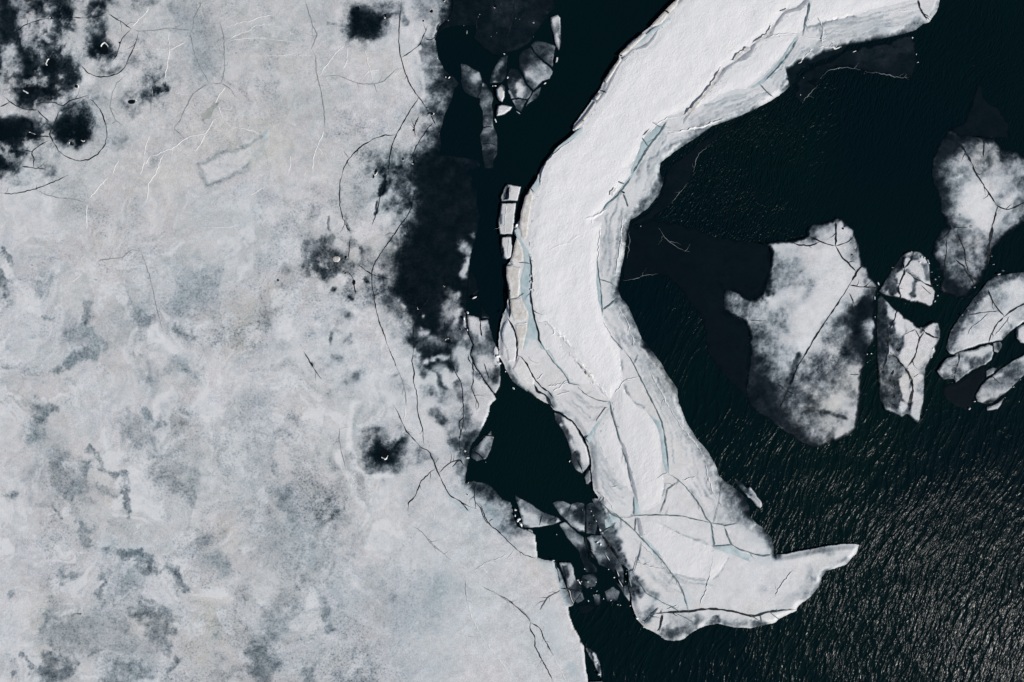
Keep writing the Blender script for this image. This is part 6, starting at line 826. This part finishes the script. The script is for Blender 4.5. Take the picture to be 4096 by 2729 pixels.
# loose chips
chips(tp('R', (655, 60, 16, 12, 20), (680, 70, 14, 10, 60), (712, 100, 26, 12, 70), (720, 120, 14, 9, 40), (640, 110, 18, 12, 10), (745, 198, 10, 7, 0), (810, 240, 7, 7, 0), (778, 265, 14, 8, 80), (798, 410, 12, 7, 80), (775, 460, 20, 8, 110), (795, 318, 7, 6, 0)), 'tiny white ice chip along the right rim of the star-cracked floe', 'ice chips by the star-cracked floe', z=.10)
chips(tp('R', (270, 300, 30, 14, 60), (238, 430, 32, 12, 95), (240, 600, 14, 5, 90), (568, 15, 16, 9, 40)), 'small white ice chip in the gap between the large grey floe and the star-cracked floe', 'ice chips in the eastern gap')
chips(tp('R', (760, 890, 34, 20, 110), (745, 960, 20, 10, 100), (205, 930, 12, 9, 30), (168, 935, 10, 8, 80)), 'white crusty ice chip beside the finger-shaped floe', 'ice chips by the finger floe', z=.06)
chips(tp('R', (1350, 218, 26, 12, 160), (1385, 185, 18, 7, 30), (1285, 55, 10, 9, 0), (1300, 130, 14, 5, 0), (1020, 585, 14, 8, 120), (1075, 545, 14, 9, 20), (1155, 480, 12, 9, 0), (1130, 335, 8, 8, 0)), 'tiny white ice chip on dark ice beside the broad floe at the right edge', 'ice chips by the broad floe', z=.09)
chips(tp('R', (1090, 1425, 26, 14, 130), (1135, 1360, 16, 9, 170), (1485, 1230, 14, 7, 120), (1408, 1325, 10, 6, 120), (1545, 1165, 10, 5, 120)), 'white ice chip at the water edge of the glassy teal-grey floe', 'ice chips by the glassy floe', z=.02)
chips(tp('N', (965, 690, 16, 12, 120), (853, 765, 20, 7, 10), (830, 765, 8, 6, 0), (855, 1075, 40, 10, 65), (1060, 1005, 34, 7, 35), (1300, 742, 20, 8, 150), (932, 478, 16, 7, 10), (440, 690, 20, 8, 140), (408, 685, 10, 7, 100), (332, 520, 9, 7, 90)), 'tiny white ice chip around the dark fan and tongue', 'ice chips around the fan', z=.02)
chips(tp('N', (700, 145, 7, 5, 0), (712, 122, 7, 5, 0), (1035, 155, 6, 5, 0), (1072, 165, 7, 5, 0), (1195, 322, 7, 5, 90), (865, 287, 5, 5, 0), (815, 320, 8, 5, 0), (570, 222, 6, 5, 0), (430, 175, 12, 9, 20), (598, 280, 12, 34, 4), (1195, 195, 16, 16, 0)), 'tiny pale ice chip frozen on the near-black ice at the top edge', 'ice chips on the near-black ice', z=.03, mat=M_SEAM, h=.05)
chips(tp('T', (842, 625, 34, 22, 150), (862, 672, 40, 18, 60), (808, 590, 24, 12, 90), (810, 540, 24, 16, 20), (830, 640, 20, 16, 70), (940, 720, 30, 10, 10), (955, 735, 22, 12, 20), (1148, 993, 26, 10, 0)), 'bright white ice block crushed in the gap left of the triangular floe', 'crushed blocks by the triangular floe', z=.03, h=.2)
chips(tp('T', (1545, 832, 26, 12, 150), (1575, 850, 16, 20, 30), (1640, 970, 60, 7, 55), (1370, 1170, 20, 12, 150), (1385, 1190, 40, 8, 55), (1730, 1110, 60, 7, 70), (1755, 1200, 70, 7, 60), (1570, 720, 26, 14, 60), (1590, 745, 20, 12, 20), (1490, 550, 12, 10, 0), (1510, 590, 12, 9, 60), (1535, 640, 16, 8, 70), (1460, 1185, 18, 10, 0), (1490, 1245, 7, 7, 0), (1180, 760, 8, 8, 0)), 'small white ice shard on the shattered dark floes of the lower channel', 'ice shards of the lower channel', z=.08)
rs = random.Random(5)
chips([(P('23: %d %d' % (rs.uniform(700, 1180), rs.uniform(560, 940)))[0].tolist() + [rs.uniform(4, 8), rs.uniform(3, 5), rs.uniform(0, 180)]) for _ in range(18)], 'tiny pale ice crumb drifting among the dark brash of the lower channel', 'ice crumbs of the lower channel', z=.015, h=.05, name='ice_crumb')
chips(tp('12', (2220, 60, 26, 40, 80), (2235, 120, 20, 30, 100), (2210, 150, 8, 16, 90), (1950, 1300, 10, 8, 0)) + tp('11', (1950, 1235, 26, 16, 60), (1920, 1290, 12, 34, 0), (1948, 1390, 8, 20, 0), (2010, 1100, 40, 14, 150)), 'white ice block crushed along the edge of the speckled wedge', 'crushed blocks by the wedge', z=.1, h=.14)
chips(tp('12', (1925, 910, 16, 24, 90), (1950, 970, 14, 30, 90), (2110, 1010, 6, 6, 0)) + tp('22', (120, 345, 28, 14, 40), (50, 195, 10, 14, 0), (625, 1000, 8, 22, 20)), 'small white ice chip at the shore of the enclosed dark pool', 'ice chips of the dark pool', z=.02)
chips(tp('21', (150, 455, 18, 30, 30), (1258, 462, 8, 6, 0), (275, 905, 16, 26, 0), (275, 960, 14, 30, 0), (278, 1030, 14, 26, 0)), 'small pale ice block lodged in the blue channel on the white floe', 'ice blocks in the blue channel', z=.25, h=.1)
chips(tp('30', (945, 455, 30, 6, 160), (1465, 330, 14, 12, 60), (1500, 480, 7, 12, 0), (1515, 552, 14, 5, 170), (803, 605, 8, 8, 0), (460, 845, 6, 9, 0), (488, 690, 6, 8, 0)), 'tiny white ice chip on the drowned shelf with pale spots', 'ice chips on the top right shelf', z=.02, h=.06)
chips(tp('23', (1230, 1000, 30, 20, 40), (1275, 1025, 30, 14, 30), (1290, 1078, 20, 12, 0), (1360, 1060, 50, 26, 20), (1450, 1165, 16, 10, 0), (890, 1500, 30, 16, 150), (870, 1395, 20, 12, 20)), 'white crusty ice lump on the lower left rim of the white floe or facing slab', 'crusty lumps at the lower rims', z=.1, h=.1)
# ------------------------------------------------------------------ water
wx_, wy_ = (np.concatenate([a-np.cumsum(np.geomspace(20, 4200, 24))[::-1], np.arange(a, b+1, 16), b+np.cumsum(np.geomspace(20, 4200, 24))]) for a, b in ((-300, 4400), (-300, 3030)))
AX, AY = np.meshgrid(wx_, wy_)
chop = np.full(AX.shape, .30); fine = np.full(AX.shape, .25)
def calm(val, r, soft, text, arr):
    p = P(text); d = seg_dist(p, AX, AY, r+soft+50, False); m = 1-sm(r-soft, r+soft, d); arr += (val-arr)*m
chop[:] = .95*sm(2350, 2700, AX)*sm(1050, 1500, AY) + .05
for v, r, f, t in ((.55, 900, 700, '33: 300 900, 1500 -300'), (1.0, 800, 700, '33: 2000 1000, 1600 300'), (.30, 340, 200, '30: 200 1200, 900 1200 | 31: 700 100'), (.12, 260, 160, '31: 1300 400, 1400 -200 | 30: 1800 700'), (.62, 160, 90, '21: 1250 1050, 1500 1250 | 22: 1600 100'), (.42, 120, 60, '21: 1500 320, 1900 250'), (.75, 240, 140, '22: 1800 450, 2200 1000 | 32: 300 1200'),
                   (.05, 260, 110, '20: 300 200, 0 1300 | 21: -200 400, -150 900'), (.08, 200, 60, '22: 200 800, 500 1200'), (.06, 130, 60, '23: 480 330, 800 640'), (.85, 200, 90, '23: 900 1200, 1200 1500'), (.35, 220, 120, '30: 2000 200, 1900 600')): calm(v, r, f, t, chop)
fine[:] = .2
for v, r, f, t in ((1.0, 500, 300, '30: 200 1100, 1000 900, 1200 1400 | 31: 300 200'), (.55, 300, 200, '30: 1900 100, 2000 500'), (.35, 400, 300, '31: 1300 200'), (.3, 300, 200, '22: 300 900'), (.18, 300, 200, '20: 300 500'), (.3, 700, 500, '33: 1400 700')): calm(v, r, f, t, fine)
nv = AX.shape; idx = np.arange(AX.size).reshape(nv)
q = np.stack([idx[1:, :-1].ravel(), idx[1:, 1:].ravel(), idx[:-1, 1:].ravel(), idx[:-1, :-1].ravel()], 1)
def water_material():
    t = NT("lake_water"); t.base = t.coord()
    ch, fi = t.attr('chop'), t.attr('fine')
    # crests run steeply from lower left to upper right; the domain is bent so that they curve round the ice
    bend = t.n("TexNoise"); t.put(bend.inputs["Vector"], t.base); bend.inputs["Scale"].default_value = .10; bend.inputs["Detail"].default_value = 2
    sub = t.n("VectorMath", operation='SUBTRACT'); t.put(sub.inputs[0], bend.outputs["Color"]); sub.inputs[1].default_value = (.5, .5, .5)
    scl = t.n("VectorMath", operation='SCALE'); t.put(scl.inputs[0], sub.outputs[0]); scl.inputs["Scale"].default_value = 3.5
    add = t.n("VectorMath", operation='ADD'); t.put(add.inputs[0], t.base); t.put(add.inputs[1], scl.outputs[0])
    def crest(rot, sx, sy, scale, det, dist):
        mp = t.n("Mapping", vector_type='TEXTURE'); t.put(mp.inputs[0], add.outputs[0]); mp.inputs["Rotation"].default_value = (0, 0, R(rot)); mp.inputs["Scale"].default_value = (1/sx, 1/sy, 1)
        return t.noise(scale, det, .5, dist, mp.outputs[0])
    def ridged(v): return t.math('SUBTRACT', 1.0, t.math('MULTIPLY', t.math('ABSOLUTE', t.math('SUBTRACT', v, .5)), 3.2), True)
    c1 = crest(-24, 1.0, .22, 1.3, 1, .4); c2 = crest(-10, 1.0, .32, 1.7, 1.5, .5); c3 = crest(-38, 1, .42, 4.2, 3, .3)
    mp_fix = [c1, c2, c3]
    sharp = lambda v: t.math('POWER', ridged(v), 3.0)
    big = t.math('ADD', t.math('MULTIPLY', sharp(c1), .85), t.math('MULTIPLY', sharp(c2), .45)); big = t.math('ADD', big, t.math('MULTIPLY', c3, .14))
    small = crest(-27, 1.0, .28, 4.6, 2, .3)
    n1 = t.bump(t.math('POWER', ridged(small), 2.0), t.math('MULTIPLY', fi, 1.0), .06)
    n2 = t.bump(big, t.math('MULTIPLY', ch, .6), .075, n1)
    tone = t.noise(.05, 3, .5)
    c = t.ramp(tone, [(.35, (.0009, .0066, .0104)), (.65, (.0013, .0088, .0104))])
    t.put(t.b.inputs["Base Color"], c)
    t.b.inputs["Roughness"].default_value = .2; t.b.inputs["IOR"].default_value = 1.33; t.b.inputs["Specular IOR Level"].default_value = .036
    t.put(t.b.inputs["Normal"], n2)
    return t.m
water = mesh_from('lake_water', np.stack([X(AX.ravel()), Y(AY.ravel()), np.zeros(AX.size)], 1), q, water_material(), {'chop': chop.ravel(), 'fine': fine.ravel()})
water['kind'] = 'structure'; water['label'] = 'dark teal lake water, calm in the channels and rippled at the lower right'; water['category'] = 'water'
for o in bpy.data.objects:
    if '_top' in o: del o['_top']
